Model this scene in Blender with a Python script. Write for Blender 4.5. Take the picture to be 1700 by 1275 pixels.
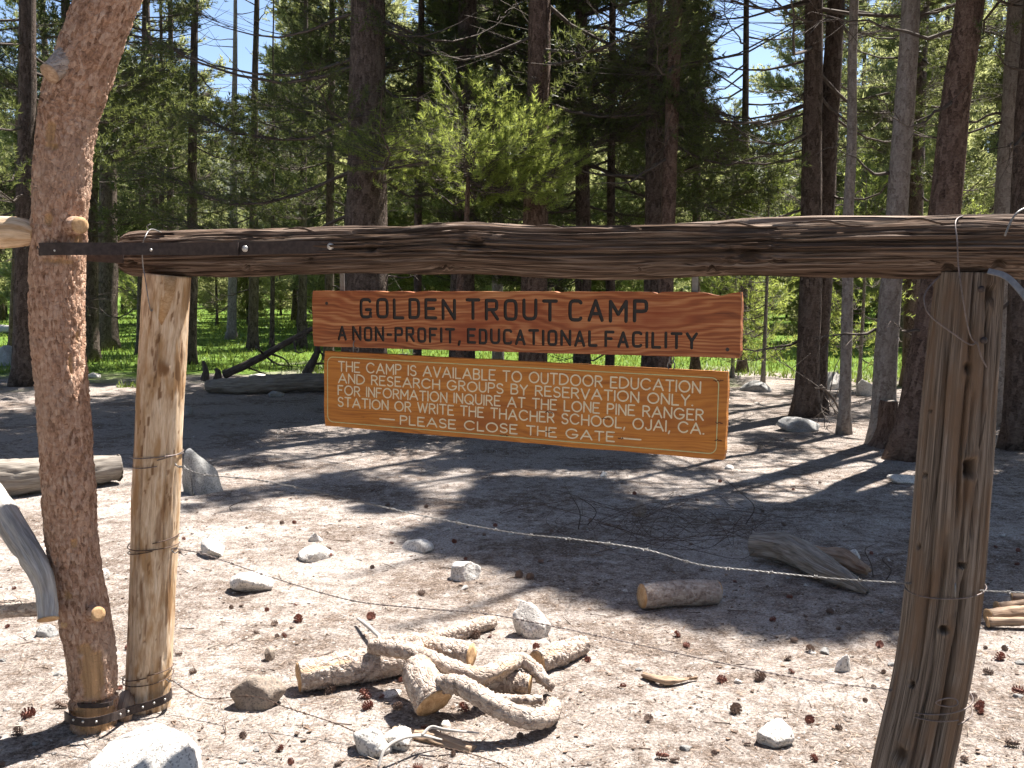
import bpy, bmesh, math, random
import numpy as np
from mathutils import Vector, Matrix

# ------------------------------------------------------------------ scene, camera, sky, sun, exposure
for o in list(bpy.data.objects): bpy.data.objects.remove(o)
S = bpy.context.scene
C = S.collection
EYE = 1.6; FPX = 1668.0; CX, CY = 850.0, 637.5; HORIZON = 470.0
PITCH = math.atan((CY - HORIZON) / FPX)
SUN_EL, SUN_AZ = math.radians(62), math.radians(46)

cam = bpy.data.objects.new('camera', bpy.data.cameras.new('camera')); C.objects.link(cam)
cam.location = (0, 0, EYE); cam.rotation_euler = (math.radians(90) - PITCH, 0, 0)
cam.data.sensor_width = 36; cam.data.lens = 36 * FPX / 1700
cam.data.clip_start = 0.05; cam.data.clip_end = 2000
S.camera = cam

w = bpy.data.worlds.new('World'); S.world = w; w.use_nodes = True
wn = w.node_tree
sky = wn.nodes.new('ShaderNodeTexSky'); sky.sky_type = 'NISHITA'; sky.sun_disc = False
sky.sun_elevation = SUN_EL; sky.sun_rotation = SUN_AZ; sky.altitude = 2500; sky.air_density = 1.0; sky.dust_density = 6.0
wn.links.new(sky.outputs[0], wn.nodes['Background'].inputs[0])
wn.nodes['Background'].inputs[1].default_value = 0.07

sdir = Vector((math.cos(SUN_EL) * math.sin(SUN_AZ), math.cos(SUN_EL) * math.cos(SUN_AZ), math.sin(SUN_EL)))
sl = bpy.data.lights.new('sun', 'SUN'); sl.energy = 5.0; sl.angle = math.radians(0.53); sl.color = (1, 0.96, 0.9)
sun = bpy.data.objects.new('sun', sl); C.objects.link(sun); sun.rotation_euler = sdir.to_track_quat('Z', 'Y').to_euler()
sun.location = (8, 8, 20)
vs = S.view_settings
S.display_settings.display_device = 'sRGB'; vs.view_transform = 'Standard'; vs.look = 'None'; vs.gamma = 1; vs.exposure = 1.75
vs.use_curve_mapping = False
S.render.engine = 'CYCLES'
S.cycles.max_bounces = 4; S.cycles.diffuse_bounces = 3; S.cycles.transmission_bounces = 3; S.cycles.glossy_bounces = 1
S.cycles.use_adaptive_sampling = True; S.cycles.adaptive_threshold = 0.025

# ------------------------------------------------------------------ numeric helpers
rng = np.random.default_rng(7)
sp, cp = math.sin(PITCH), math.cos(PITCH)
def P(px, py, d):
    """world point seen at pixel (px,py) of the photograph at distance d along +Y"""
    xc = (px - CX) / FPX; yc = (CY - py) / FPX
    v = np.array([xc, cp + yc * sp, -sp + yc * cp])
    t = d / v[1]
    return np.array([0, 0, EYE]) + v * t
def G(px, py, z=0.0):
    """ground point at a pixel"""
    xc = (px - CX) / FPX; yc = (CY - py) / FPX
    v = np.array([xc, cp + yc * sp, -sp + yc * cp])
    t = (z - EYE) / v[2]
    return np.array([0, 0, EYE]) + v * t
def pix(x, y, z=0.0):
    dz = z - EYE
    f = y * cp - dz * sp; u = y * sp + dz * cp
    f = np.where(np.abs(f) < 1e-3, 1e-3, f)
    return CX + FPX * x / f, CY - FPX * u / f

def _h(ix, iy, iz, seed):
    n = (ix.astype(np.int64) * 374761393 + iy.astype(np.int64) * 668265263 + iz.astype(np.int64) * 2147483647 + seed * 974634777) & 0xFFFFFFFF
    n = ((n ^ (n >> 13)) * 1274126177) & 0xFFFFFFFF
    n = (n ^ (n >> 16)) & 0xFFFFFFFF
    return n / 4294967295.0
def vnoise(x, y, z=0.0, seed=0):
    x, y, z = np.broadcast_arrays(np.asarray(x, float), np.asarray(y, float), np.asarray(z, float))
    xi, yi, zi = np.floor(x), np.floor(y), np.floor(z)
    fx, fy, fz = x - xi, y - yi, z - zi
    fx, fy, fz = [f * f * (3 - 2 * f) for f in (fx, fy, fz)]
    r = 0
    for a in (0, 1):
        for b in (0, 1):
            for c in (0, 1):
                r = r + _h(xi + a, yi + b, zi + c, seed) * (fx if a else 1 - fx) * (fy if b else 1 - fy) * (fz if c else 1 - fz)
    return r * 2 - 1
def fbm(x, y, z=0.0, oct=4, seed=0):
    s, a = 0, 1.0; t = 0
    for k in range(oct):
        s = s + a * vnoise(np.asarray(x) * 2 ** k, np.asarray(y) * 2 ** k, np.asarray(z) * 2 ** k, seed + k * 13); t += a; a *= 0.5
    return s / t
def voro(u, v, perv=None, seed=0):
    """2-D cell noise: F1, F2, cell random.  perv: period in v (for wrapping round a log)"""
    ui, vi = np.floor(u), np.floor(v)
    f1 = np.full(u.shape, 9.0); f2 = f1.copy(); cid = np.zeros(u.shape)
    for a in (-1, 0, 1):
        for b in (-1, 0, 1):
            cu, cv = ui + a, vi + b
            cw = np.mod(cv, perv) if perv else cv
            z0 = np.zeros_like(cu)
            ox, oy = _h(cu, cw, z0, seed), _h(cu, cw, z0 + 1, seed)
            d = np.hypot(cu + ox - u, cv + oy - v)
            r = _h(cu, cw, z0 + 2, seed)
            m = d < f1
            f2 = np.where(m, f1, np.minimum(f2, d)); cid = np.where(m, r, cid); f1 = np.where(m, d, f1)
    return f1, f2, cid
def sstep(a, b, x):
    t = np.clip((np.asarray(x, float) - a) / (b - a), 0, 1); return t * t * (3 - 2 * t)
def gh(x, y):
    """ground height"""
    x = np.asarray(x, float); y = np.asarray(y, float)
    near = 0.018 * fbm(x * 0.9, y * 0.9, oct=3, seed=3) + 0.006 * fbm(x * 7, y * 7, oct=3, seed=5)
    far = 0.12 * fbm(x * 0.13, y * 0.13, oct=3, seed=9) * sstep(9, 25, y)
    return near + far
def spline(pts, n):
    pts = np.asarray(pts, float)
    p = np.vstack([2 * pts[0] - pts[1], pts, 2 * pts[-1] - pts[-2]])
    t = np.linspace(0, len(pts) - 1 - 1e-9, n); i = t.astype(int); f = (t - i)[:, None]
    a, b, c, d = p[i], p[i + 1], p[i + 2], p[i + 3]
    return 0.5 * (2 * b + (c - a) * f + (2 * a - 5 * b + 4 * c - d) * f ** 2 + (3 * b - a - 3 * c + d) * f ** 3)

# ------------------------------------------------------------------ object helpers
def root_of(o):
    while o.parent: o = o.parent
    return o
def tag(o, label=None, cat=None, group=None, kind=None):
    if label: o['label'] = label
    if cat: o['category'] = cat
    if group: o['group'] = group
    if kind: o['kind'] = kind
    return o
def thing(name, loc, label, cat, group=None):
    o = bpy.data.objects.new(name, None); C.objects.link(o); o.empty_display_size = 0.1
    o.location = [float(v) for v in loc]
    return tag(o, label, cat, group)
def mesh(name, V, F, mats, smooth=True, attrs=None, midx=None):
    V = np.ascontiguousarray(V, dtype=np.float32)
    if not isinstance(F, list): F = [F]
    F = [np.asarray(f, dtype=np.int32) for f in F if len(f)]
    me = bpy.data.meshes.new(name)
    me.vertices.add(len(V)); me.vertices.foreach_set('co', V.ravel())
    loops = np.concatenate([f.ravel() for f in F]).astype(np.int32)
    tot = np.concatenate([np.full(len(f), f.shape[1], np.int32) for f in F])
    st = np.concatenate([[0], np.cumsum(tot)[:-1]]).astype(np.int32)
    me.loops.add(len(loops)); me.loops.foreach_set('vertex_index', loops)
    me.polygons.add(len(tot)); me.polygons.foreach_set('loop_start', st); me.polygons.foreach_set('loop_total', tot)
    me.polygons.foreach_set('use_smooth', np.full(len(tot), bool(smooth)))
    for m in (mats if isinstance(mats, (list, tuple)) else [mats]): me.materials.append(m)
    if midx is not None: me.polygons.foreach_set('material_index', np.asarray(midx, np.int32))
    for k, a in (attrs or {}).items():
        a = np.asarray(a, np.float32)
        if a.ndim == 1:
            at = me.attributes.new(k, 'FLOAT', 'POINT'); at.data.foreach_set('value', a)
        else:
            at = me.attributes.new(k, 'FLOAT_VECTOR', 'POINT'); at.data.foreach_set('vector', a.ravel())
    me.update(calc_edges=True); me.validate()
    return me
def mk(name, V, F, mats, parent=None, origin=None, smooth=True, attrs=None, midx=None):
    V = np.asarray(V, float)
    if parent is not None: org = np.array(root_of(parent).location)
    else: org = np.array(origin if origin is not None else V.mean(0))
    o = bpy.data.objects.new(name, mesh(name, V - org, F, mats, smooth, attrs, midx)); C.objects.link(o)
    if parent is not None: o.parent = parent
    else: o.location = org
    return o
def frames(path):
    T = np.gradient(path, axis=0); T /= np.linalg.norm(T, axis=1)[:, None] + 1e-12
    ref = np.array([0, -1.0, 0]) if abs(T[0][1]) < 0.9 else np.array([0, 0, 1.0])
    N = np.zeros_like(T); n = ref - T[0] * ref.dot(T[0]); n /= np.linalg.norm(n); N[0] = n
    for i in range(1, len(T)):
        n = n - T[i] * n.dot(T[i]); n /= np.linalg.norm(n) + 1e-12; N[i] = n
    return T, N, np.cross(T, N)
def gridfaces(n, m, wrap=True):
    i = np.arange(n - 1)[:, None]; j = np.arange(m if wrap else m - 1)[None, :]
    a = i * m + j; b = i * m + (j + 1) % m
    return np.stack([a, b, b + m, a + m], -1).reshape(-1, 4)
def tube(path, rad, segs, disp=None, caps=True):
    """swept tube. theta=0 faces the reference direction (the camera for logs, posts).  Returns V, F, grain, s, theta"""
    path = np.asarray(path, float); n = len(path)
    rad = np.broadcast_to(np.asarray(rad, float), (n,))
    T, N, B = frames(path)
    s = np.concatenate([[0], np.cumsum(np.linalg.norm(np.diff(path, axis=0), axis=1))])
    th = np.linspace(0, 2 * np.pi, segs, endpoint=False)
    SS, TH = np.meshgrid(s, th, indexing='ij')
    R = np.repeat(rad[:, None], segs, 1)
    if disp is not None: R = R + disp(SS, TH)
    V = path[:, None, :] + R[..., None] * (np.cos(TH)[..., None] * N[:, None, :] + np.sin(TH)[..., None] * B[:, None, :])
    rr = rad.mean()
    gr = np.stack([SS, rr * np.cos(TH), rr * np.sin(TH)], -1)
    V = V.reshape(-1, 3); gr = gr.reshape(-1, 3)
    F = [gridfaces(n, segs)]
    if caps:
        c0, c1 = len(V), len(V) + 1
        V = np.vstack([V, path[0], path[-1]]); gr = np.vstack([gr, [s[0], 0, 0], [s[-1], 0, 0]])
        j = np.arange(segs); k = (j + 1) % segs; l = (n - 1) * segs
        F += [np.concatenate([np.stack([np.full(segs, c0), k, j], -1), np.stack([np.full(segs, c1), l + j, l + k], -1)])]
    return V, F, gr, SS.ravel(), TH.ravel()
def join(parts):
    V, F3, F4, A, off = [], [], [], [], 0
    for v, f, g in parts:
        V.append(v); A.append(g)
        for q in f:
            q = np.asarray(q)
            if len(q): (F3 if q.shape[1] == 3 else F4).append(q + off)
        off += len(v)
    F = []
    if F4: F.append(np.concatenate(F4))
    if F3: F.append(np.concatenate(F3))
    return np.vstack(V), F, np.concatenate(A)

# ------------------------------------------------------------------ materials
class NT:
    def __init__(s, name):
        s.m = bpy.data.materials.new(name); s.m.use_nodes = True; s.t = s.m.node_tree; s.n = s.t.nodes; s.b = s.n['Principled BSDF']; s.out = s.n['Material Output']
    def a(s, typ, ins=None, **kw):
        n = s.n.new('ShaderNode' + typ)
        for k, v in kw.items(): setattr(n, k, v)
        for k, v in (ins or {}).items(): s.set(n.inputs[k], v)
        return n
    def set(s, inp, v):
        if isinstance(v, bpy.types.NodeSocket): s.t.links.new(v, inp)
        elif isinstance(v, bpy.types.Node): s.t.links.new(v.outputs[0], inp)
        else:
            if isinstance(v, (tuple, list)) and len(v) == 3 and inp.type == 'RGBA': v = (*v, 1)
            inp.default_value = v
    def ramp(s, fac, stops, interp='LINEAR'):
        n = s.n.new('ShaderNodeValToRGB'); s.set(n.inputs[0], fac); e = n.color_ramp.elements; n.color_ramp.interpolation = interp
        while len(e) < len(stops): e.new(0.5)
        for x, (p, c) in zip(e, stops): x.position = p; x.color = (*c, 1) if len(c) == 3 else c
        return n.outputs[0]
    def noise(s, vec, scale, detail=4, rough=0.55, dist=0):
        n = s.a('TexNoise', {'Scale': scale, 'Detail': detail, 'Roughness': rough, 'Distortion': dist}); s.set(n.inputs['Vector'], vec); return n.outputs[0]
    def mapv(s, vec, scale, loc=(0, 0, 0)):
        n = s.a('Mapping'); s.set(n.inputs[0], vec); n.inputs['Scale'].default_value = scale; n.inputs['Location'].default_value = loc; return n.outputs[0]
    def mix(s, fac, a, b, mode='MIX'):
        n = s.a('Mix', data_type='RGBA', blend_type=mode); s.set(n.inputs[0], fac); s.set(n.inputs[6], a); s.set(n.inputs[7], b); return n.outputs[2]
    def math(s, op, a, b=0.0, clamp=False):
        n = s.a('Math', operation=op, use_clamp=clamp); s.set(n.inputs[0], a); s.set(n.inputs[1], b); return n.outputs[0]
    def attr(s, name): return s.a('Attribute', attribute_name=name)
    def bump(s, h, strength, dist=0.01, nrm=None):
        n = s.a('Bump', {'Strength': strength, 'Distance': dist}); s.set(n.inputs['Height'], h)
        if nrm: s.set(n.inputs['Normal'], nrm)
        s.set(s.b.inputs['Normal'], n); return n.outputs[0]
    def fin(s, col, rough=0.85, spec=0.2):
        s.set(s.b.inputs['Base Color'], col); s.set(s.b.inputs['Roughness'], rough); s.b.inputs['Specular IOR Level'].default_value = spec; return s.m

def mat_plain(name, col, rough=0.6, metal=0.0, var=0.25, scale=40):
    t = NT(name); tc = t.a('TexCoord').outputs['Object']
    n = t.noise(tc, scale, 4)
    lo = tuple(c * (1 - var) for c in col); hi = tuple(min(1, c * (1 + var)) for c in col)
    t.b.inputs['Metallic'].default_value = metal
    t.bump(n, 0.25, 0.003)
    return t.fin(t.ramp(n, [(0.3, lo), (0.7, hi)]), rough, 0.4)

def mat_wood(name, dark, mid, light, knot=(0.05, 0.035, 0.025), along=3.0, around=70.0, bump=0.5, patches=None, pscale=4.0, lines=0.25):
    """weathered wood, the grain running along the log (attribute 'grain')"""
    t = NT(name); g = t.attr('grain').outputs['Vector']
    st = t.noise(t.mapv(g, (along, around, around)), 1.0, 6, 0.6, 0.6)
    fine = t.noise(t.mapv(g, (along * 3, around * 5, around * 5)), 1.0, 3, 0.6)
    big = t.noise(t.mapv(g, (pscale, pscale * 4, pscale * 4), (3, 1, 7)), 1.0, 4)
    f = t.math('ADD', t.math('MULTIPLY', st, 0.62), t.math('MULTIPLY', fine, 0.38))
    col = t.ramp(f, [(0.32, dark), (0.5, mid), (0.68, light)])
    ln_ = t.noise(t.mapv(g, (along * 0.7, around * 1.1, around * 1.1), (5, 2, 9)), 1.0, 3, 0.5, 0.4)
    col = t.mix(t.math('MULTIPLY', t.ramp(t.math('ABSOLUTE', t.math('SUBTRACT', ln_, 0.5)), [(0.0, (1, 1, 1)), (0.035, (0, 0, 0))]), lines), col, tuple(c * 0.45 for c in dark))
    if patches: col = t.mix(t.ramp(big, [(0.48, (0, 0, 0)), (0.62, (1, 1, 1))]), col, t.mix(f, tuple(c * 0.6 for c in patches), patches))
    col = t.mix(t.attr('knot').outputs['Fac'], col, knot)
    t.bump(f, bump, 0.006)
    return t.fin(col, 0.85, 0.15)

def mat_bark(name, c0, c1, c2, bare, sc=(30, 55), bump=0.7, flecks=(0.45, 0.42, 0.38), dist=0.012):
    t = NT(name); g = t.attr('grain').outputs['Vector']
    wob = t.noise(g, 25, 3)
    gv = t.a('VectorMath', operation='ADD'); t.set(gv.inputs[0], t.mapv(g, (sc[0], sc[1], sc[1])))
    t.set(gv.inputs[1], t.a('Combine' + 'XYZ', {0: t.math('MULTIPLY', wob, 1.2), 1: t.math('MULTIPLY', wob, 1.0), 2: 0.0}))
    vo = t.a('TexVoronoi', {'Scale': 1.0}, feature='F1'); t.set(vo.inputs['Vector'], gv)
    ve = t.a('TexVoronoi', {'Scale': 1.0}, feature='DISTANCE_TO_EDGE'); t.set(ve.inputs['Vector'], gv)
    n1 = t.noise(g, 60, 5, 0.65); n2 = t.noise(g, 4, 3)
    cid = t.a('SeparateColor', {0: vo.outputs['Color']}).outputs[0]
    f = t.math('ADD', t.math('MULTIPLY', cid, 0.3), t.math('MULTIPLY', n1, 0.75))
    col = t.ramp(f, [(0.28, c0), (0.5, c1), (0.8, c2)])
    col = t.mix(t.ramp(n2, [(0.5, (0, 0, 0)), (0.75, (0.5, 0.5, 0.5))]), col, flecks)
    edge = t.ramp(ve.outputs['Distance'], [(0.0, (0, 0, 0)), (0.12, (1, 1, 1))])
    bs = t.noise(t.mapv(g, (4, 60, 60)), 1, 4)
    col = t.mix(t.attr('bare').outputs['Fac'], col, t.ramp(bs, [(0.3, tuple(c * 0.55 for c in bare)), (0.6, bare)]))
    col = t.mix(t.attr('knot').outputs['Fac'], col, (0.03, 0.02, 0.015))
    hgt = t.math('ADD', t.math('MULTIPLY', edge, 0.5), n1)
    t.bump(hgt, bump, dist)
    return t.fin(col, 0.9, 0.15)

MAT = {}
MAT['beam'] = mat_wood('weathered_beam', (0.026, 0.017, 0.012), (0.115, 0.076, 0.055), (0.36, 0.28, 0.225), along=2.0, around=120, bump=1.0, lines=0.85)
MAT['greypost'] = mat_wood('grey_post_wood', (0.055, 0.043, 0.034), (0.175, 0.138, 0.11), (0.35, 0.295, 0.248), along=2.0, around=140, bump=0.9, lines=0.8, patches=(0.2, 0.135, 0.092))
MAT['peeled'] = mat_wood('peeled_pine', (0.34, 0.215, 0.13), (0.6, 0.445, 0.3), (0.76, 0.63, 0.48), knot=(0.2, 0.105, 0.05), along=7, around=50, bump=0.5, patches=(0.5, 0.31, 0.16), pscale=6)
MAT['greylog'] = mat_wood('grey_deadwood', (0.09, 0.075, 0.06), (0.25, 0.215, 0.18), (0.42, 0.38, 0.33), along=4, around=60, bump=0.8)
MAT['silver'] = mat_wood('bleached_branch', (0.22, 0.2, 0.18), (0.4, 0.37, 0.34), (0.58, 0.55, 0.51), along=5, around=50, bump=0.5)
MAT['redwood'] = mat_wood('split_red_wood', (0.18, 0.11, 0.075), (0.36, 0.25, 0.17), (0.54, 0.42, 0.32), along=5, around=70, bump=0.7)
MAT['cut'] = mat_wood('cut_wood', (0.3, 0.17, 0.08), (0.47, 0.3, 0.16), (0.6, 0.43, 0.26), along=60, around=25, bump=0.4)
MAT['polebark'] = mat_bark('gate_pole_bark', (0.16, 0.085, 0.052), (0.4, 0.24, 0.162), (0.58, 0.42, 0.32), (0.52, 0.32, 0.17), sc=(45, 120), flecks=(0.42, 0.31, 0.24), bump=0.6)
MAT['logbark'] = mat_bark('log_bark', (0.2, 0.145, 0.115), (0.4, 0.32, 0.265), (0.58, 0.5, 0.43), (0.6, 0.42, 0.26), sc=(40, 60), flecks=(0.45, 0.41, 0.37))
MAT['treebark_red'] = mat_bark('tree_bark_red', (0.042, 0.027, 0.021), (0.135, 0.088, 0.067), (0.25, 0.18, 0.142), (0.4, 0.26, 0.15), sc=(14, 44), flecks=(0.17, 0.11, 0.085), dist=0.03)
MAT['treebark_brown'] = mat_bark('tree_bark_brown', (0.036, 0.026, 0.021), (0.11, 0.081, 0.066), (0.21, 0.165, 0.138), (0.4, 0.26, 0.15), sc=(14, 44), flecks=(0.125, 0.1, 0.085), dist=0.03)
MAT['treebark_grey'] = mat_bark('tree_bark_grey', (0.13, 0.105, 0.09), (0.25, 0.215, 0.19), (0.36, 0.325, 0.295), (0.4, 0.26, 0.15), sc=(20, 60), flecks=(0.22, 0.2, 0.18), dist=0.015)
MAT['limb'] = mat_wood('limb_wood', (0.04, 0.031, 0.025), (0.1, 0.08, 0.068), (0.2, 0.175, 0.15), along=6, around=40, bump=0.4)
MAT['iron'] = mat_plain('rusty_iron', (0.045, 0.033, 0.03), 0.55, 0.3, 0.4, 60)
MAT['bolt'] = mat_plain('worn_bolt', (0.5, 0.48, 0.45), 0.4, 0.7, 0.2, 90)
MAT['wire'] = mat_plain('old_wire', (0.16, 0.13, 0.12), 0.5, 0.5, 0.35, 90)
MAT['zinc'] = mat_plain('galvanised_wire', (0.22, 0.21, 0.2), 0.5, 0.5, 0.2, 90)
MAT['rustwire'] = mat_plain('rusty_wire', (0.09, 0.055, 0.04), 0.7, 0.2, 0.35, 90)
MAT['cone'] = mat_plain('cone_scales', (0.21, 0.085, 0.06), 0.7, 0, 0.5, 60)
MAT['cone_grey'] = mat_plain('cone_scales_weathered', (0.2, 0.14, 0.11), 0.8, 0, 0.4, 60)

def mat_rock(name, lo, hi):
    t = NT(name); tc = t.a('TexCoord').outputs['Object']
    n = t.noise(tc, 9, 8, 0.7); f = t.noise(tc, 120, 4, 0.7); l = t.noise(tc, 5, 3, 0.6)
    sp_ = t.a('TexVoronoi', {'Scale': 170.0}); t.set(sp_.inputs['Vector'], tc)
    spk = t.ramp(t.a('SeparateColor', {0: sp_.outputs['Color']}).outputs[0], [(0.8, (0, 0, 0)), (0.86, (0.55, 0.55, 0.55))])
    col = t.ramp(n, [(0.3, lo), (0.65, hi)])
    col = t.mix(t.ramp(f, [(0.45, (0, 0, 0)), (0.75, (0.5, 0.5, 0.5))]), col, tuple(min(1, c * 1.25) for c in hi))
    col = t.mix(spk, col, (0.08, 0.075, 0.07))
    col = t.mix(t.ramp(l, [(0.58, (0, 0, 0)), (0.7, (0.45, 0.45, 0.45))]), col, (0.2, 0.17, 0.12))
    t.bump(t.math('ADD', n, t.math('MULTIPLY', f, 0.4)), 0.6, 0.025)
    return t.fin(col, 0.9, 0.2)
MAT['granite'] = mat_rock('pale_granite', (0.48, 0.44, 0.4), (0.68, 0.64, 0.59))
MAT['greyrock'] = mat_rock('grey_granite', (0.2, 0.19, 0.18), (0.38, 0.37, 0.355))
MAT['brownrock'] = mat_rock('brown_stone', (0.17, 0.13, 0.1), (0.33, 0.27, 0.22))

def mat_ground():
    t = NT('dusty_ground'); tc = t.a('TexCoord').outputs['Object']
    n1 = t.noise(tc, 1.3, 5, 0.6); n2 = t.noise(tc, 11, 6, 0.7); n3 = t.noise(tc, 75, 6, 0.8); n4 = t.noise(tc, 380, 3, 0.7)
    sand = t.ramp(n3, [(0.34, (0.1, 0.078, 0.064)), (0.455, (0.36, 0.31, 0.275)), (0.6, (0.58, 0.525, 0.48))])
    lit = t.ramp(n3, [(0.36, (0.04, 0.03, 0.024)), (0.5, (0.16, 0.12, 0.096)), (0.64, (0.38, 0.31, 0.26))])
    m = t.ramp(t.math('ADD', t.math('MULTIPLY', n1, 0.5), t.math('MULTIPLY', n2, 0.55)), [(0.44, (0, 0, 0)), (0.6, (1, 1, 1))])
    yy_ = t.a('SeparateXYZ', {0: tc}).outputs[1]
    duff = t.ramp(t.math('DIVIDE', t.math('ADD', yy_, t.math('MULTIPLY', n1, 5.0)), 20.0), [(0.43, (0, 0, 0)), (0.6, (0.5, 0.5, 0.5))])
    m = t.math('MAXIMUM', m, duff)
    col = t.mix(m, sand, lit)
    v = t.a('TexVoronoi', {'Scale': 48.0, 'Randomness': 1.0}); t.set(v.inputs['Vector'], tc)
    vr = t.a('SeparateColor', {0: v.outputs['Color']}).outputs
    peb = t.math('MULTIPLY', t.math('GREATER_THAN', vr[0], 0.72), t.math('LESS_THAN', v.outputs['Distance'], t.math('MULTIPLY', vr[1], 0.34)))
    col = t.mix(peb, col, t.mix(vr[2], (0.24, 0.21, 0.19), (0.6, 0.57, 0.53)))
    col = t.mix(t.ramp(n4, [(0.6, (0, 0, 0)), (0.72, (0.75, 0.75, 0.75))]), col, (0.07, 0.05, 0.04))
    # grass colour of the meadow soil beyond the trees
    sx = t.a('SeparateXYZ', {0: tc}).outputs
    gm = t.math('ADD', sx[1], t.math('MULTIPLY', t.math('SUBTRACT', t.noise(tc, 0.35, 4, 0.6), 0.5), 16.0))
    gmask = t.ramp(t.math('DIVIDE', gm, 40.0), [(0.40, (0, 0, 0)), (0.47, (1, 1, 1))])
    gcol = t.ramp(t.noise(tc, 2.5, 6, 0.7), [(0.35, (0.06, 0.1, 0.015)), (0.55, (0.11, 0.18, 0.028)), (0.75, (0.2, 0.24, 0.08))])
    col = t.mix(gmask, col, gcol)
    h = t.math('ADD', t.math('ADD', n3, t.math('MULTIPLY', n2, 1.2)), t.math('ADD', t.math('MULTIPLY', n4, 0.35), t.math('MULTIPLY', peb, 0.5)))
    t.bump(h, 0.8, 0.02)
    return t.fin(col, 0.95, 0.1)
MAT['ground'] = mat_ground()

def mat_leaf(name, c0, c1, trans, tfac=0.45, rough=0.5):
    t = NT(name); tone = t.attr('tone').outputs['Fac']; oi = t.a('ObjectInfo').outputs['Random']
    f = t.math('ADD', t.math('MULTIPLY', tone, 0.75), t.math('MULTIPLY', oi, 0.25))
    col = t.ramp(f, [(0.1, c0), (0.9, c1)])
    t.set(t.b.inputs['Base Color'], col); t.b.inputs['Roughness'].default_value = rough; t.b.inputs['Specular IOR Level'].default_value = 0.35
    tr = t.a('BsdfTranslucent'); t.set(tr.inputs[0], t.mix(f, tuple(c * 0.7 for c in trans), trans))
    mx = t.a('MixShader', {0: tfac}); t.set(mx.inputs[1], t.b); t.set(mx.inputs[2], tr); t.set(t.out.inputs['Surface'], mx)
    return t.m
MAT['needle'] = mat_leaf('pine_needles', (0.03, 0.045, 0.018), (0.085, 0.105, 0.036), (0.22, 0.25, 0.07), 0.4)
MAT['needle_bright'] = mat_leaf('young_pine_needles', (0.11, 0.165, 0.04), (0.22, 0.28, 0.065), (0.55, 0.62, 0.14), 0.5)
MAT['needle_far'] = mat_leaf('backlit_pine_needles', (0.065, 0.09, 0.035), (0.22, 0.24, 0.1), (0.58, 0.6, 0.25), 0.52)  # paler than the near needles: backlit brightness is put into the colour
MAT['grass'] = mat_leaf('meadow_grass', (0.07, 0.12, 0.015), (0.17, 0.23, 0.04), (0.27, 0.35, 0.06), 0.4)
MAT['litter'] = mat_leaf('dry_needles', (0.15, 0.095, 0.065), (0.56, 0.45, 0.35), (0.2, 0.14, 0.1), 0.1, 0.8)
MAT['litter_dark'] = mat_leaf('bark_crumbs', (0.05, 0.032, 0.024), (0.26, 0.18, 0.13), (0.1, 0.1, 0.1), 0.0, 0.85)
MAT['pebble'] = mat_leaf('small_stones', (0.16, 0.13, 0.11), (0.6, 0.57, 0.53), (0.3, 0.3, 0.3), 0.0, 0.9)

def mat_board(name, lo, mid, hi, streak):
    t = NT(name); g = t.a('TexCoord').outputs['Object']
    wob = t.noise(t.mapv(g, (1.8, 7, 7)), 1, 3, 0.5)
    q = t.a('VectorMath', operation='ADD'); t.set(q.inputs[0], t.mapv(g, (2.2, 1, 46)))
    t.set(q.inputs[1], t.a('CombineXYZ', {0: 0.0, 1: 0.0, 2: t.math('MULTIPLY', wob, 9.0)}))
    w1 = t.noise(q, 1.0, 4, 0.55)
    wv = t.a('TexWave', {'Scale': 0.42, 'Distortion': 5.0, 'Detail': 3.0, 'Detail Scale': 0.7}, bands_direction='Z'); t.set(wv.inputs['Vector'], q)
    fine = t.noise(t.mapv(g, (6, 1, 300)), 1, 3, 0.6); big = t.noise(t.mapv(g, (2.6, 1, 5)), 1.0, 4, 0.6)
    f = t.math('ADD', t.math('MULTIPLY', w1, 0.5), t.math('ADD', t.math('MULTIPLY', wv.outputs['Fac'], 0.13), t.math('MULTIPLY', fine, 0.4)))
    col = t.ramp(f, [(0.28, lo), (0.5, mid), (0.72, hi)])
    col = t.mix(t.ramp(big, [(0.5, (0, 0, 0)), (0.72, (0.75, 0.75, 0.75))]), col, streak)
    wr = t.noise(t.mapv(g, (9, 1, 28), (2, 2, 2)), 1.0, 5, 0.7)
    col = t.mix(t.ramp(wr, [(0.66, (0, 0, 0)), (0.76, (0.8, 0.8, 0.8))]), col, (0.06, 0.035, 0.025))
    t.bump(f, 0.35, 0.004)
    return t.fin(col, t.ramp(wr, [(0.4, (0.5, 0.5, 0.5)), (0.7, (0.75, 0.75, 0.75))]), 0.35)
MAT['board_red'] = mat_board('sign_board_red', (0.085, 0.022, 0.009), (0.3, 0.09, 0.028), (0.56, 0.28, 0.12), (0.22, 0.042, 0.012))
MAT['board_amber'] = mat_board('sign_board_amber', (0.24, 0.075, 0.012), (0.44, 0.16, 0.024), (0.54, 0.23, 0.045), (0.28, 0.08, 0.014))
MAT['blackpaint'] = mat_plain('black_paint', (0.016, 0.014, 0.013), 0.5, 0, 0.3, 80)
MAT['check'] = mat_plain('dark_check', (0.1, 0.035, 0.014), 0.8, 0, 0.4, 120)
MAT['cream'] = mat_plain('cream_paint', (0.66, 0.58, 0.4), 0.7, 0, 0.12, 90)
MAT['greenline'] = mat_plain('pale_green_paint', (0.45, 0.48, 0.25), 0.7, 0, 0.15, 60)

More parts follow.
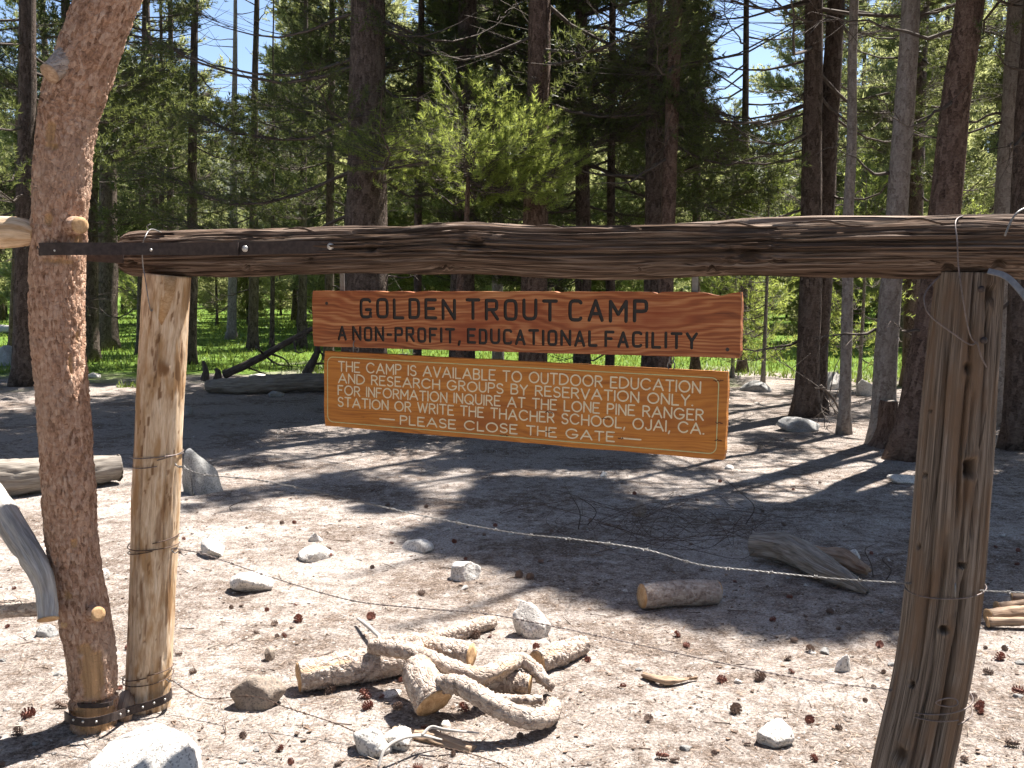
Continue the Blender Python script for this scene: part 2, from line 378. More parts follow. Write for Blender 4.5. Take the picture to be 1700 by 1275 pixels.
# ------------------------------------------------------------------ crowns shaped so their shadows leave chosen ground sunny
TE = 1 / math.tan(SUN_EL); AX, AY = math.sin(SUN_AZ), math.cos(SUN_AZ)
def inpoly(px, py, poly):
    r = np.zeros(px.shape, bool); n = len(poly)
    for i in range(n):
        x0, y0 = poly[i]; x1, y1 = poly[(i + 1) % n]
        c = ((y0 > py) != (y1 > py)) & (px < (x1 - x0) * (py - y0) / (y1 - y0 + 1e-9) + x0)
        r ^= c
    return r
DARK = [(700, 890), (830, 852), (960, 830), (1130, 850), (1300, 838), (1480, 830), (1720, 760), (2300, 700), (2300, 1000), (1650, 990), (1520, 1035), (1380, 1045), (1240, 1030), (1060, 1000), (920, 955), (790, 915)]
def canopy_keep(p):
    """picks boughs by their cast shadow, shaping the crowns to the wanted sun and shade"""
    q = p[:, :2] - p[:, 2:3] * TE * np.array([AX, AY])
    px, py = pix(q[:, 0], np.maximum(q[:, 1], 0.2))
    k = np.ones(len(p))
    k = np.where(q[:, 1] < 8.9, 0.0, k)
    k = np.where((py < 606) & (py > 478), 0.42, k)
    k = np.where((py >= 606) & (py < 775), 1.0, k)
    k = np.where((py >= 782) & (py < 850) & (px > 330) & (px < 1120), 0.33, k)
    k = np.where((py >= 700) & (py < 850) & (px >= 1060) & (px < 1500), 0.22, k)
    k = np.where((py >= 630) & (py < 700) & (px >= 1190) & (px < 1320), 0.12, k)
    k = np.where((px > 1640) & (py > 640) & (py < 985), 1.0, k)
    k = np.where(inpoly(px, py, DARK), 1.0, k)
    sap = (np.hypot((px - 600) / 185, (py - 735) / 45) < 1) & (p[:, 2] > 4.2)
    k = np.where(sap, 0.0, k)
    k = np.where((q[:, 1] < 2.2) & (np.abs(q[:, 0]) > 4), 1.0, k)
    nz = 0.5 + 0.9 * fbm(q[:, 0] * 1.9, q[:, 1] * 1.9, oct=3, seed=21)
    return nz < np.where(k >= 1, 9, np.where(k <= 0, -9, k))

# ------------------------------------------------------------------ ground, hillside
def axis(lo, hi, step, grow, lim0, lim1):
    a = list(np.arange(lo, hi, step)); s = step
    while a[-1] < lim1: s *= grow; a.append(a[-1] + s)
    s = step
    while a[0] > lim0: s *= grow; a.insert(0, a[0] - s)
    return np.array(a)
gx = axis(-3.6, 3.6, 0.032, 1.075, -700, 700); gy = axis(2.9, 8.2, 0.026, 1.05, -60, 900)
GX, GY = np.meshgrid(gx, gy, indexing='xy')
GZ = gh(GX, GY)
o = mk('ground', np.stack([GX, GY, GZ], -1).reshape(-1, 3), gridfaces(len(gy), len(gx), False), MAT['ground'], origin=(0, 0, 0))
tag(o, kind='structure')

t = NT('hillside_slope'); tc = t.a('TexCoord').outputs['Object']
n = t.noise(tc, 0.06, 8, 0.75); n2 = t.noise(tc, 0.5, 4, 0.7)
t.fin(t.mix(n2, t.ramp(n, [(0.35, (0.035, 0.045, 0.025)), (0.55, (0.08, 0.085, 0.055)), (0.7, (0.2, 0.19, 0.165))]), (0.06, 0.065, 0.045)), 0.95)
MAT['hill'] = t.m
hx = np.linspace(-420, 420, 90); hy = np.linspace(120, 520, 46)
HX, HY = np.meshgrid(hx, hy)
def hillz(x, y): return -1.5 + (46 + 16 * fbm(x * 0.006, y * 0.006, oct=3, seed=31) - 0.03 * x) * sstep(120, 330, y) + 5 * fbm(x * 0.03, y * 0.03, oct=4, seed=33)* sstep(140, 220, y)
o = mk('hillside', np.stack([HX, HY, hillz(HX, HY)], -1).reshape(-1, 3), gridfaces(46, 90, False), MAT['hill'], origin=(0, 300, 0))
tag(o, kind='structure')

# ------------------------------------------------------------------ pines
def unit(v): return v / (np.linalg.norm(v, axis=-1, keepdims=True) + 1e-12)
def needles(base, d, L, K, nl, nw, r, spread=0.75, curl=0.15):
    """base (B,3), axis d (B,3), length L (B): K blade-like needles on each twig"""
    B = len(base)
    a = r.random((B, K)) ** 0.8
    rad = r.normal(size=(B, K, 3)); rad -= (rad * d[:, None]).sum(-1, keepdims=True) * d[:, None]; rad = unit(rad)
    nd = unit(d[:, None] * (1 - spread * 0.55) + rad * spread + np.array([0, 0, curl]))
    p = base[:, None] + d[:, None] * (L[:, None] * a)[..., None]
    ln = nl * (0.7 + 0.6 * r.random((B, K)))[..., None]
    side = unit(np.cross(nd, r.normal(size=(B, K, 3)))) * (nw * (0.7 + 0.6 * r.random((B, K))))[..., None] * 0.5
    V = np.stack([p - side, p + side, p + nd * ln], 2).reshape(-1, 3)
    F = np.arange(len(V)).reshape(-1, 3)
    tb = r.random(B)[:, None] * 0.7 + r.random((B, K)) * 0.3
    return V, F, np.repeat(tb.reshape(-1), 3)
def stems(a, b, wd):
    d = unit(b - a); u = unit(np.cross(d, np.array([0.3, 0.2, 1.0]))); v = np.cross(d, u)
    ang = np.array([0, 2.094, 4.189])
    ring = np.cos(ang)[None, :, None] * u[:, None] + np.sin(ang)[None, :, None] * v[:, None]
    V = np.concatenate([a[:, None] + ring * wd, b[:, None] + ring * wd * 0.5], 1)
    B = len(a); o = (np.arange(B) * 6)[:, None]
    F = np.concatenate([np.concatenate([o + j, o + (j + 1) % 3, o + 3 + (j + 1) % 3, o + 3 + j], 1) for j in range(3)])
    return V.reshape(-1, 3), F
def trunk_mesh(path, rad, segs, seed, flare=0.6, rough=0.06):
    H0 = path[0][2]
    def disp(s, th):
        r0 = np.interp(s, np.linspace(0, s.max(), len(rad)), rad)
        fl = flare * np.exp(-s / (rad[0] * 1.3)) * r0 * (0.55 + 0.45 * np.cos(th * 4 + seed + 1.3 * np.sin(th * 2 + seed)))
        x, y = np.cos(th) * 3, np.sin(th) * 3
        return fl + r0 * rough * (fbm(x, y, s * 2.2 + seed * 9, 3, seed) * 1.2 + 0.8 * vnoise(x * 3, y * 3, s * 5 + seed, seed + 5))
    return tube(path, rad, segs, disp)
def limb_path(p0, az, L, rise, sag, r, n=7, wig=0.05):
    t = np.linspace(0, 1, n)
    d = np.array([math.cos(az), math.sin(az), 0]); sd = np.array([-d[1], d[0], 0])
    w = np.cumsum(r.normal(size=n) * wig * L * 0.4); w -= w[0]
    w2 = np.cumsum(r.normal(size=n) * wig * L * 0.25); w2 -= w2[0]
    z = L * (rise * t - sag * np.sin(t * math.pi * 0.85) + (abs(sag) * 0.7) * t ** 3)
    return p0 + d * (L * t)[:, None] + sd * w[:, None] + np.array([0, 0, 1.0]) * (z + w2)[:, None]
SKYGAP = [(398, 75, 100, 90), (1262, 90, 95, 125), (690, 35, 45, 35), (1425, 60, 22, 70), (1060, 40, 22, 50), (235, 30, 40, 50), (1215, 30, 40, 40), (1010, 60, 30, 50), (805, 25, 25, 30), (20, 30, 30, 40)]
def pine(name, label, seed, path, r0, H, cb, Lmax, nl, dens, mat_trunk, mat_needle, K=26, ndl=0.06, ndw=0.007, keep=True, group=None,
         dead=0, tsegs=20, top=0.15, limbs_list=(), brush=(0.14, 0.3), vsp=0.09, shape=1.0, part_dead=True, root=None, lat=0.34):
    """a pine along the trunk centreline path; crown from height cb to H; lower dead limbs"""
    r = np.random.default_rng(seed)
    base = path[0]
    t = root or thing(name, base, label, 'tree', group)
    n = len(path); tt = np.linspace(0, 1, n)
    rad = r0 * (1 - (1 - top) * tt ** 1.1)
    V, F, g, _, _ = trunk_mesh(path, rad, tsegs, seed % 97)
    mk('trunk', V, F, mat_trunk, t, attrs={'grain': g})
    def at(z):
        f = np.clip((z - base[2]) / (path[-1][2] - base[2]), 0, 1)
        return np.array([np.interp(f, tt, path[:, k]) for k in range(3)]), float(np.interp(f, tt, rad))
    parts = []; BB, DD, LL, ST = [], [], [], []
    specs = []
    for i in range(nl):
        f = (i + r.random()) / nl
        z = cb + (H - cb) * f ** 0.95
        prof = (0.35 + 0.65 * math.sin(min(1, f * 2.2 + 0.25) * math.pi / 2)) * (1 - f ** 1.6 * 0.88)
        specs.append((z, r.random() * 2 * math.pi, Lmax * prof * (0.65 + 0.5 * r.random()), 0.05 + 0.5 * f ** 1.5 + 0.12 * r.normal(), 0.16 * (1 - f) + 0.05 * r.random()))
    for (z, az, L) in limbs_list: specs.append((z, az, L, 0.05 + 0.1 * r.normal(), 0.14))
    for z, az, L, rise, sag in specs:
        p0, rr = at(z)
        lp = limb_path(p0, az, L, rise, sag, r)
        lr = np.linspace(min(rr * 0.35, 0.006 + 0.008 * L), 0.0025, len(lp))
        v, fq, gg, _, _ = tube(lp, lr, 5, caps=False)
        nb = max(3, int(dens * L)); ft = 0.22 + 0.78 * r.random(nb) ** 0.75
        ip = np.stack([np.interp(ft, np.linspace(0, 1, len(lp)), lp[:, k]) for k in range(3)], -1)
        ld = unit(lp[-1] - lp[0]); sd = unit(np.cross(ld, [0, 0, 1.0]))
        sg = r.normal(size=nb)
        off = sd * (sg * lat * L * (1.15 - ft) + np.sign(sg) * 0.05)[:, None] + ld * (np.abs(sg) * 0.12 * L)[:, None] + np.array([0, 0, 1.0]) * (r.normal(size=nb) * vsp + 0.03)[:, None]
        bp = ip + off
        bd = unit(ld * 0.7 + sd * (np.sign(sg) * 0.5)[:, None] + np.array([0, 0, 0.45]) + 0.35 * r.normal(size=(nb, 3)))
        if keep:       # most boughs that would shade sunny ground or fill sky gaps are left out
            kf = canopy_keep(bp).mean(); gx_, gy_ = pix(bp[:, 0], bp[:, 1], bp[:, 2])
            for ex_, ey_, rx_, ry_ in SKYGAP: kf = min(kf, 1 - (np.hypot((gx_ - ex_) / rx_, (gy_ - ey_) / ry_) < 1).mean())
            if kf < 0.3 and r.random() < 0.85: continue
        parts.append((v, fq, gg))
        BB.append(bp); DD.append(bd); LL.append(brush[0] + (brush[1] - brush[0]) * r.random(nb)); ST.append(ip - ld * 0.08)
    if BB:
        B, D, L, A = np.concatenate(BB), np.concatenate(DD), np.concatenate(LL), np.concatenate(ST)
        if keep:
            k = canopy_keep(B); gx_, gy_ = pix(B[:, 0], B[:, 1], B[:, 2])      # openings to the sky
            for ex_, ey_, rx_, ry_ in SKYGAP: k &= ~((np.hypot((gx_ - ex_) / rx_, (gy_ - ey_) / ry_) + 0.5 * fbm(gx_ * 0.03, gy_ * 0.03, oct=3, seed=55) < 1) & (B[:, 1] > 5))
            B, D, L, A = B[k], D[k], L[k], A[k]
        if len(B):
            v, fq = stems(A, B + D * (L * 0.8)[:, None], 0.004); parts.append((v, [fq], v - base))
            qx, qy = pix(B[:, 0], B[:, 1], B[:, 2]); inv = (qx > -60) & (qx < 1760) & (qy > -60) & (B[:, 1] > 1) | (not keep)
            if inv.all(): V, F, tone = needles(B, D, L, K, ndl, ndw, r)
            else:   # boughs high above the view: the same twigs with fewer, broader needles
                V, F, tone = needles(B[~inv], D[~inv], L[~inv], 6, ndl * 2.2, ndw * 4.2, r)
                if inv.any(): V2, F2, t2_ = needles(B[inv], D[inv], L[inv], K, ndl, ndw, r); V, F, tone = np.vstack([V, V2]), np.vstack([F, F2 + len(V)]), np.concatenate([tone, t2_])
            mk('crown', V, F, mat_needle, t, smooth=False, attrs={'tone': tone})
        V, F, g = join(parts); tag(mk('limbs', V, F, MAT['limb'], t, attrs={'grain': g}), kind='stuff')
    # dead lower branches, crooked and twiggy
    dp = []
    for i in range(dead):
        z = 0.8 + (cb + 1.0 - 0.8) * (i + r.random()) / dead
        p0, rr = at(base[2] + z); L = r.uniform(0.35, 1.5) * min(1.0, Lmax * 0.6)
        lp = limb_path(p0, r.random() * 2 * math.pi, L, r.uniform(-0.35, 0.25), r.uniform(0.0, 0.25), r, 8, 0.16)
        bits = [tube(lp, np.linspace(min(0.4 * rr, 0.02), 0.003, 8), 5, caps=False)[:3]]
        for q in range(int(3 + L * 5)):
            f = r.uniform(0.25, 0.98); k = np.array([np.interp(f, np.linspace(0, 1, 8), lp[:, c]) for c in range(3)])
            dd = unit(unit(lp[-1] - lp[0]) * 0.7 + r.normal(size=3) * 0.6)
            e = k + dd * r.uniform(0.12, 0.45) * L; mid = (k + e) / 2 + r.normal(size=3) * 0.03
            bits.append(tube(np.array([k, mid, e]), [0.005, 0.004, 0.002], 3, caps=False)[:3])
        V, F, g = join(bits); dp.append((V, F, g))
        if part_dead: mk('dead_branch', V, F, MAT['limb'], t, attrs={'grain': g})
    return t

def lean_path(pxb, px470, px0, pyb, H, n=16, wig=0.03, seed=0):
    """trunk centreline through the foot and two sightings further up"""
    b = G(pxb, pyb); d = b[1]
    a1, a0 = P(px470, 470, d), P(px0, 0, d)
    z = np.linspace(0, H, n)
    s0 = (a0[0] - a1[0]) / (a0[2] - a1[2])
    x = np.where(z < a1[2], b[0] + (a1[0] - b[0]) * z / a1[2], a1[0] + s0 * (z - a1[2]))
    x = np.where(z > a0[2], a0[0] + s0 * 0.4 * (z - a0[2]), x)
    r = np.random.default_rng(seed)
    p = np.stack([x, np.full(n, d), z], -1)
    p[2:, 1] += np.cumsum(r.normal(size=n - 2) * wig)
    p[:, 2] += float(gh(b[0], b[1])) - 0.06
    return spline(p, n * 2 + 8)

TR = [  # foot px, px at horizon, px at top of view, foot py, width px, H, cb, Lmax, limbs, dens, dead, bark, special boughs, label
 (40, 41, 46, 640, 36, 13, 3.0, 2.2, 34, 26, 8, 'brown', (), 'dark straight pine at the edge of the shade left of the bark-covered gate pole'),
 (19, 23, 30, 577, 12, 9, 2.0, 1.3, 30, 22, 6, 'red', (), 'slim reddish young pine beside the pale boulder at the meadow edge'),
 (150, 150, 152, 602, 26, 14, 3.4, 2.2, 30, 24, 8, 'brown', (), 'dark pine trunk half hidden behind the bark-covered gate pole'),
 (176, 178, 182, 582, 33, 15, 4.0, 2.4, 34, 24, 14, 'brown', (), 'dark pine bristling with dead twigs between the two left gate posts'),
 (265, 267, 268, 577, 9, 13, 3.5, 1.5, 34, 20, 8, 'brown', (), 'thinnest straight pine rising above the left end of the beam'),
 (283, 285, 284, 580, 13, 14, 4.2, 1.7, 34, 20, 9, 'brown', (), 'thin dark pine rising above the beam where the peeled post carries it'),
 (316, 318, 320, 605, 19, 12, 3.2, 1.8, 30, 22, 8, 'brown', (), 'pine trunk standing just right of the peeled post'),
 (384, 386, 392, 567, 15, 12, 3.0, 1.9, 34, 20, 6, 'grey', (), 'bare meadow pine standing in sunny grass above the leaning dead bough'),
 (419, 422, 430, 582, 17, 12, 3.4, 1.8, 32, 20, 6, 'brown', (), 'brown meadow pine beside the leaning dead bough'),
 (451, 453, 455, 578, 8, 9, 2.6, 1.2, 28, 20, 6, 'brown', (), 'very thin meadow pine right of the leaning dead bough'),
 (500, 503, 508, 578, 15, 12, 3.0, 1.9, 32, 20, 8, 'brown', (), 'meadow pine just left of the upper sign'),
 (604, 607, 609, 690, 73, 13.5, 3.6, 2.7, 36, 22, 10, 'brown', ((2.5, 3.05, 2.3), (3.0, 3.4, 2.4), (3.6, 2.8, 2.4), (4.3, 3.2, 2.6), (2.1, 3.5, 1.5), (4.8, 2.9, 2.2), (4.6, 0.2, 1.3)), 'thickest pine trunk in the wood, behind the left half of the signs'),
 (766, 768, 776, 655, 42, 14, 3.6, 2.3, 32, 22, 9, 'brown', ((3.8, 3.0, 1.6), (4.4, 0.2, 1.5)), 'dark pine trunk behind the bright young pine'),
 (827, 826, 825, 622, 20, 14, 4.4, 1.8, 30, 20, 9, 'grey', (), 'slim grey pine between two stout pines behind the signs'),
 (882, 887, 896, 685, 46, 13, 3.8, 2.3, 32, 22, 9, 'red', ((4.2, 3.3, 1.3),), 'stout reddish pine trunk right of the bright young pine'),
 (966, 968, 965, 640, 28, 13, 1.9, 2.4, 52, 30, 4, 'brown', ((2.2, 0.2, 1.7), (2.8, -0.4, 1.9), (3.4, 0.1, 1.8), (3.0, 3.0, 1.5), (4.0, 0.3, 1.9)), 'dark densely needled pine right of the stout reddish trunk'),
 (1080, 1085, 1090, 683, 34, 13, 4.0, 2.0, 30, 22, 9, 'brown', (), 'darker trunk of the close pair of pines behind the signs'),
 (1098, 1106, 1122, 696, 27, 12, 4.4, 1.8, 28, 22, 5, 'red', (), 'redder trunk of the close pair of pines behind the signs'),
 (1154, 1155, 1158, 622, 15, 13, 3.6, 1.9, 34, 22, 9, 'red', ((4.6, 0.0, 1.6), (3.6, 3.2, 1.2)), 'slim pine right of the close pair'),
 (1338, 1346, 1353, 692, 38, 12.5, 3.7, 2.3, 36, 26, 6, 'brown', ((3.1, 3.1, 1.6), (3.7, 3.3, 1.7), (4.2, 2.9, 1.6), (2.5, 3.2, 1.3)), 'brown pine with flared roots right of the signs'),
 (1350, 1362, 1392, 686, 38, 12.5, 4.0, 2.2, 30, 24, 5, 'brown', (), 'pine leaning right out of the root flare of its neighbour'),
 (1401, 1408, 1421, 722, 19, 11.5, 5.4, 1.9, 34, 40, 5, 'grey', (), 'slender grey pine between the flared brown pine and the pale trunk'),
 (1464, 1477, 1504, 738, 37, 12.5, 5.2, 2.4, 44, 44, 5, 'grey', (), 'pale smooth grey pine beside the cut stump'),
 (1506, 1556, 1607, 762, 54, 12.5, 4.8, 2.6, 46, 44, 6, 'red', (), 'reddish pine leaning right behind the grey gate post'),
 (1655, 1664, 1688, 705, 34, 13, 4.4, 2.5, 44, 40, 9, 'grey', ((3.4, 3.0, 1.4),), 'grey pine right of the grey gate post'),
 (1690, 1697, 1712, 745, 44, 12.5, 4.0, 2.7, 46, 40, 7, 'brown', (), 'dark pine in deep shade right of the grey gate post'),
 (692, 694, 700, 648, 14, 13, 3.6, 2.4, 36, 24, 5, 'brown', (), 'added slim brown pine hidden low behind the left half of the signs'),  # this and the other added pines thicken the shade on the ground
 (1012, 1014, 1018, 640, 16, 13, 3.2, 2.4, 36, 24, 6, 'brown', (), 'added slim dark pine between the densely needled pine and the close pair'),
 (545, 547, 552, 600, 16, 13, 3.4, 2.3, 36, 24, 6, 'brown', (), 'added slim pine just left of the thickest trunk'),
 (232, 235, 240, 590, 13, 12, 3.4, 2.2, 34, 24, 6, 'brown', (), 'added slim pine seen between the two left gate posts'),
 (100, 102, 106, 614, 22, 13, 3.0, 2.3, 34, 24, 6, 'brown', (), 'added pine trunk hidden behind the bark-covered gate pole'),
 (1232, 1234, 1240, 618, 15, 12, 3.4, 1.8, 34, 24, 6, 'brown', (), 'added slim pine beside the right end of the upper sign'),
 (1513, 1516, 1534, 640, 29, 14, 3.0, 2.3, 36, 26, 9, 'brown', (), 'dark pine between the pale grey trunk and the leaning reddish pine'),
]
for i, (xb, xh, x0, yb, wpx, H, cb, Lm, nl, dens, dead, bk, sp_l, lab) in enumerate(TR):
    d = G(xb, yb)[1]; near = d < 14
    pth = lean_path(xb, xh, x0, yb, H, seed=i)
    pine('pine_tree', lab, 100 + i, pth, wpx * d / FPX / 2 * 1.04, H, cb * 0.85, Lm * (1.1 if d < 11 or d > 24 else 1.5 if 860 < xb < 1380 else 1.32), int(nl * 1.4), dens * 1.7, MAT['treebark_' + bk], MAT['needle'], K=24 if near else 20,
         ndl=0.07 if near else 0.08, ndw=0.011 if near else 0.016, dead=int(dead * 0.6), tsegs=28 if near else 16, limbs_list=sp_l, group='pines standing round the gate')

# unseen pines, added round the clearing to shut out sky light
for k, (x, y) in enumerate([(-7.5, 1.0), (-9, 5.5), (-6, -5), (-2.5, -8), (3, -7), (8, -5), (11, 1), (10.5, 6.5), (-12, 10), (0.5, -12), (-10, -9), (13, 11), (9, -12), (-5, -12), (5, -10), (-11, -2), (12, -3), (-14, 3), (-8.5, 9), (8.5, 2.5)]):
    H = 13 + (k % 3); pth = spline(np.array([[x, y, -0.1], [x + 0.1, y, H * 0.4], [x - 0.1, y + 0.1, H]]), 20)
    pine('pine_tree', 'unseen full-crowned pine added round the clearing to shut out sky light', 600 + k, pth, 0.22, H, 2.2, 2.8, 54, 26, MAT['treebark_brown'], MAT['needle'], K=8, ndl=0.1, ndw=0.02, keep=True, tsegs=10,
         brush=(0.25, 0.5), group='added pines out of view round the clearing')

# the sunlit young pine
b = G(790, 700); pth = spline(np.array([[b[0] - 0.12, b[1], -0.05], [b[0] - 0.2, b[1], 1.2], [b[0] - 0.1, b[1] - 0.1, 2.2], [b[0] - 0.08, b[1], 3.0], [b[0] - 0.14, b[1], 3.75]]), 22)
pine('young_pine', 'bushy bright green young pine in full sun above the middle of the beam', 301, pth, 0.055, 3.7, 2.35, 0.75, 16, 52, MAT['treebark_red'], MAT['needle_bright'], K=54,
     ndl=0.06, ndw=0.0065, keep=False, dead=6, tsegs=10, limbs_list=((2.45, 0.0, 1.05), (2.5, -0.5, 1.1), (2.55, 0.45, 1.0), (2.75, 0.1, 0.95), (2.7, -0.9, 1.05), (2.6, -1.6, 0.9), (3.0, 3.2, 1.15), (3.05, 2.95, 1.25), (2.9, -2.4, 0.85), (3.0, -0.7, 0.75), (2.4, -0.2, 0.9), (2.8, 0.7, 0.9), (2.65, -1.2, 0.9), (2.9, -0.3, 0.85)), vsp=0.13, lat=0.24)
# saplings in the meadow edge
for k, (px, py, H, lab) in enumerate([(1266, 642, 3.9, 'thin pale green sapling beside the right end of the signs'), (1426, 640, 3.3, 'thin sapling between the slender grey and pale trunks'),
                                  (232, 560, 3.2, 'small green sapling in the meadow between the left gate posts'), (1215, 628, 2.6, 'short bushy sapling behind the right end of the upper sign'),
                                  (1585, 628, 3.0, 'young sapling behind the leaning reddish pine')]):
    b = G(px, py); pth = spline(np.array([[b[0], b[1], -0.05], [b[0] + 0.03, b[1], H * 0.5], [b[0], b[1], H]]), 12)
    pine('sapling', lab, 320 + k, pth, 0.035, H, 0.35, 0.75, 34, 24, MAT['treebark_grey'], MAT['needle_bright'], K=22, ndl=0.07, ndw=0.012, keep=False, tsegs=8, group='saplings at the meadow edge')

# background wood: a few pines built once, then copied one by one
def copy_tree(o, loc, rz, sc, label, group):
    r_ = o.copy(); C.objects.link(r_); r_.location = loc; r_.rotation_euler = (0, 0, rz); r_.scale = (sc, sc, sc)
    r_['label'] = label; r_['group'] = group
    for ch in o.children:
        c = ch.copy(); C.objects.link(c); c.parent = r_
    return r_
protos = []
LABF = ['slim pine of the wood across the meadow', 'full green pine of the wood across the meadow', 'tall bare-stemmed pine of the wood across the meadow', 'low bushy pine of the wood across the meadow', 'airy spreading pine of the wood across the meadow']
for k, (H, cb, Lm, nl, dens, r0) in enumerate([(11, 1.2, 1.3, 62, 17, 0.11), (13, 0.8, 2.0, 70, 15, 0.16), (16, 4.5, 1.9, 56, 15, 0.2), (6, 0.3, 1.4, 52, 17, 0.08), (14, 2.4, 2.5, 58, 14, 0.18)]):
    pth = spline(np.array([[0, 0, -0.1], [0.05, 0.04, H * 0.3], [-0.06, 0.05, H * 0.65], [0.03, 0, H]]), 14)
    tr = pine('background_pine', LABF[k], 400 + k, pth, r0, H, cb, Lm, int(nl * 1.4), dens * 1.7, MAT['treebark_brown'], MAT['needle_far'], K=24, ndl=0.13, ndw=0.034, keep=False, tsegs=8,
              brush=(0.22, 0.42), dead=4 if k in (2, 4) else 0, group='background pines of form %s' % 'abcde'[k], part_dead=False)
    protos.append(tr)
rr = np.random.default_rng(77); used = set(); placed = []
def put(k, x, y, sc=None):
    z = float(gh(x, y)) if y < 118 else float(hillz(x, y))
    sc = sc or rr.uniform(0.8, 1.25); rz = rr.random() * 6.28
    if k not in used:
        used.add(k); o = protos[k]; o.location = (x, y, z); o.rotation_euler = (0, 0, rz); o.scale = (sc,) * 3
    else: copy_tree(protos[k], (x, y, z), rz, sc, LABF[k], 'background pines of form %s' % 'abcde'[k])
    placed.append((x, y))
cnt = 0
while cnt < 185:
    px = rr.uniform(-90, 1790)
    d = rr.uniform(25, 62) if px > 560 else rr.uniform(32, 75)
    if cnt > 125: d = rr.uniform(62, 105)
    x = (px - CX) / FPX * d
    if any((x - a) ** 2 + (d - c) ** 2 < 3.6 for a, c in placed): continue
    if d < 45 and abs(px - 1280) < 45: continue
    gap = (305 < px < 480) or (1180 < px < 1335)
    k = int(rr.choice([0, 1, 2, 3, 4], p=[0.3, 0.28, 0.08, 0.22, 0.12])) if not gap else int(rr.choice([0, 3]))
    put(k, x, d, rr.uniform(0.5, 0.75) if gap else None); cnt += 1

# far-off wood on the hillside, read as one mass
r = np.random.default_rng(5); NT_ = 2300
x = r.uniform(-330, 330, NT_); y = r.uniform(135, 340, NT_); z = hillz(x, y); parts = []
k = 46
B = np.stack([x, y, z], -1); hh = r.uniform(7, 13, NT_)
f = r.random((NT_, k)) ** 0.8; ang = r.random((NT_, k)) * 6.283; rad = (1 - f) * 0.2 * hh[:, None] + 0.1
c = B[:, None] + np.stack([np.cos(ang) * rad * 0.3, np.sin(ang) * rad * 0.3, f * hh[:, None] + 0.3], -1)
e = c + np.stack([np.cos(ang) * rad, np.sin(ang) * rad, -0.1 * rad], -1)
s = np.stack([-np.sin(ang), np.cos(ang), 0.3 + 0 * ang], -1) * (0.35 + 0.3 * rad)[..., None]
V = np.stack([c + np.array([0, 0, 0.5]), e - s * 0.5, e + s * 0.5], 2).reshape(-1, 3)
o = mk('hillside_wood', V, np.arange(len(V)).reshape(-1, 3), MAT['needle'], origin=(0, 230, 0), smooth=False, attrs={'tone': np.repeat(r.random(NT_ * k), 3)})
tag(o, 'far-off pine wood covering the hillside behind the trees', 'wood', kind='stuff')

# ------------------------------------------------------------------ gateway: posts, beam, gate pole
def beamD(px): return 3.223 / (1 + 0.3846 * (px - CX) / FPX)
def pit(SS, TH, R, lst):
    """knots: list of (s, theta, size, depth); returns (radial offset, mask)"""
    off = np.zeros_like(SS); msk = np.zeros_like(SS)
    for s0, t0, sz, dp in lst:
        dt = np.angle(np.exp(1j * (TH - t0))) * R
        d = np.hypot((SS - s0) / (1.15 + 0.5 * math.sin(s0 * 31)), dt) / sz + 0.3 * fbm(SS * 60, TH * 9, oct=2, seed=int(s0 * 100))
        off -= dp * np.exp(-d ** 4); off += 0.12 * abs(dp) * np.exp(-((d - 1.5) / 0.5) ** 2)
        msk = np.maximum(msk, np.exp(-(d / 0.9) ** 4))
    return off, msk
def wood_disp(R, seed, amp, knots=(), cracks=(), bulge=0.06, freq=16, alongf=1.6):
    store = {}
    def disp(SS, TH):
        # the grain flows round the knots
        warp = np.zeros_like(SS)
        for s0, t0, sz, dp in knots:
            dt = np.angle(np.exp(1j * (TH - t0))); d2 = ((SS - s0) / (sz * 4)) ** 2 + (dt * R / (sz * 2.2)) ** 2
            warp += 0.5 * sz / R * np.tanh(dt * R / sz) * np.exp(-d2)
        T2 = TH - warp
        cx, cy = np.cos(T2), np.sin(T2)
        g = 1 - np.abs(fbm(cx * freq * 0.5, cy * freq * 0.5, SS * alongf, 4, seed)) * 2.2
        g2 = fbm(cx * freq * 1.7, cy * freq * 1.7, SS * alongf * 2.5, 2, seed + 3)
        out = -amp * np.clip(g, 0, 1) ** 3 * 1.6 + amp * 0.5 * g2 + R * bulge * fbm(np.cos(TH) * 1.2, np.sin(TH) * 1.2, SS * 2.1, 3, seed + 8)
        for (th0, sa, sb, wd, dp) in cracks:
            tc = th0 + 0.09 * fbm(SS * 3, SS * 0 + th0 * 7, oct=3, seed=seed + 2)
            dt = np.angle(np.exp(1j * (T2 - tc))) * R
            m = sstep(sa, sa + 0.12, SS) * (1 - sstep(sb - 0.15, sb, SS))
            out -= dp * m * np.exp(-(dt / wd) ** 2)
        o2, mk_ = pit(SS, TH, R, knots)
        store['knot'] = mk_.ravel()
        return out + o2
    return disp, store
def post_coords(path, R, px, py, D):
    p = P(px, py, D - R); z = path[:, 2]
    s = np.concatenate([[0], np.cumsum(np.linalg.norm(np.diff(path, axis=0), axis=1))])
    o = np.argsort(z)
    return float(np.interp(p[2], z[o], s[o])), float(np.arcsin(np.clip((p[0] - np.interp(p[2], z[o], path[o, 0])) / R, -0.95, 0.95)))
def padk(k, n): return np.concatenate([k, np.zeros(n - len(k))])
def ribbon(path, h, th, up=(0, 0, 1)):
    path = np.asarray(path, float); T = unit(np.gradient(path, axis=0)); up = np.array(up, float)
    N = unit(np.cross(T, up)); U = unit(np.cross(N, T))
    c = np.stack([path + U * h / 2 + N * th / 2, path - U * h / 2 + N * th / 2, path - U * h / 2 - N * th / 2, path + U * h / 2 - N * th / 2], 1)
    n = len(path); F = gridfaces(n, 4); l = (n - 1) * 4
    return c.reshape(-1, 3), [np.vstack([F, [[3, 2, 1, 0]], [[l, l + 1, l + 2, l + 3]]])]
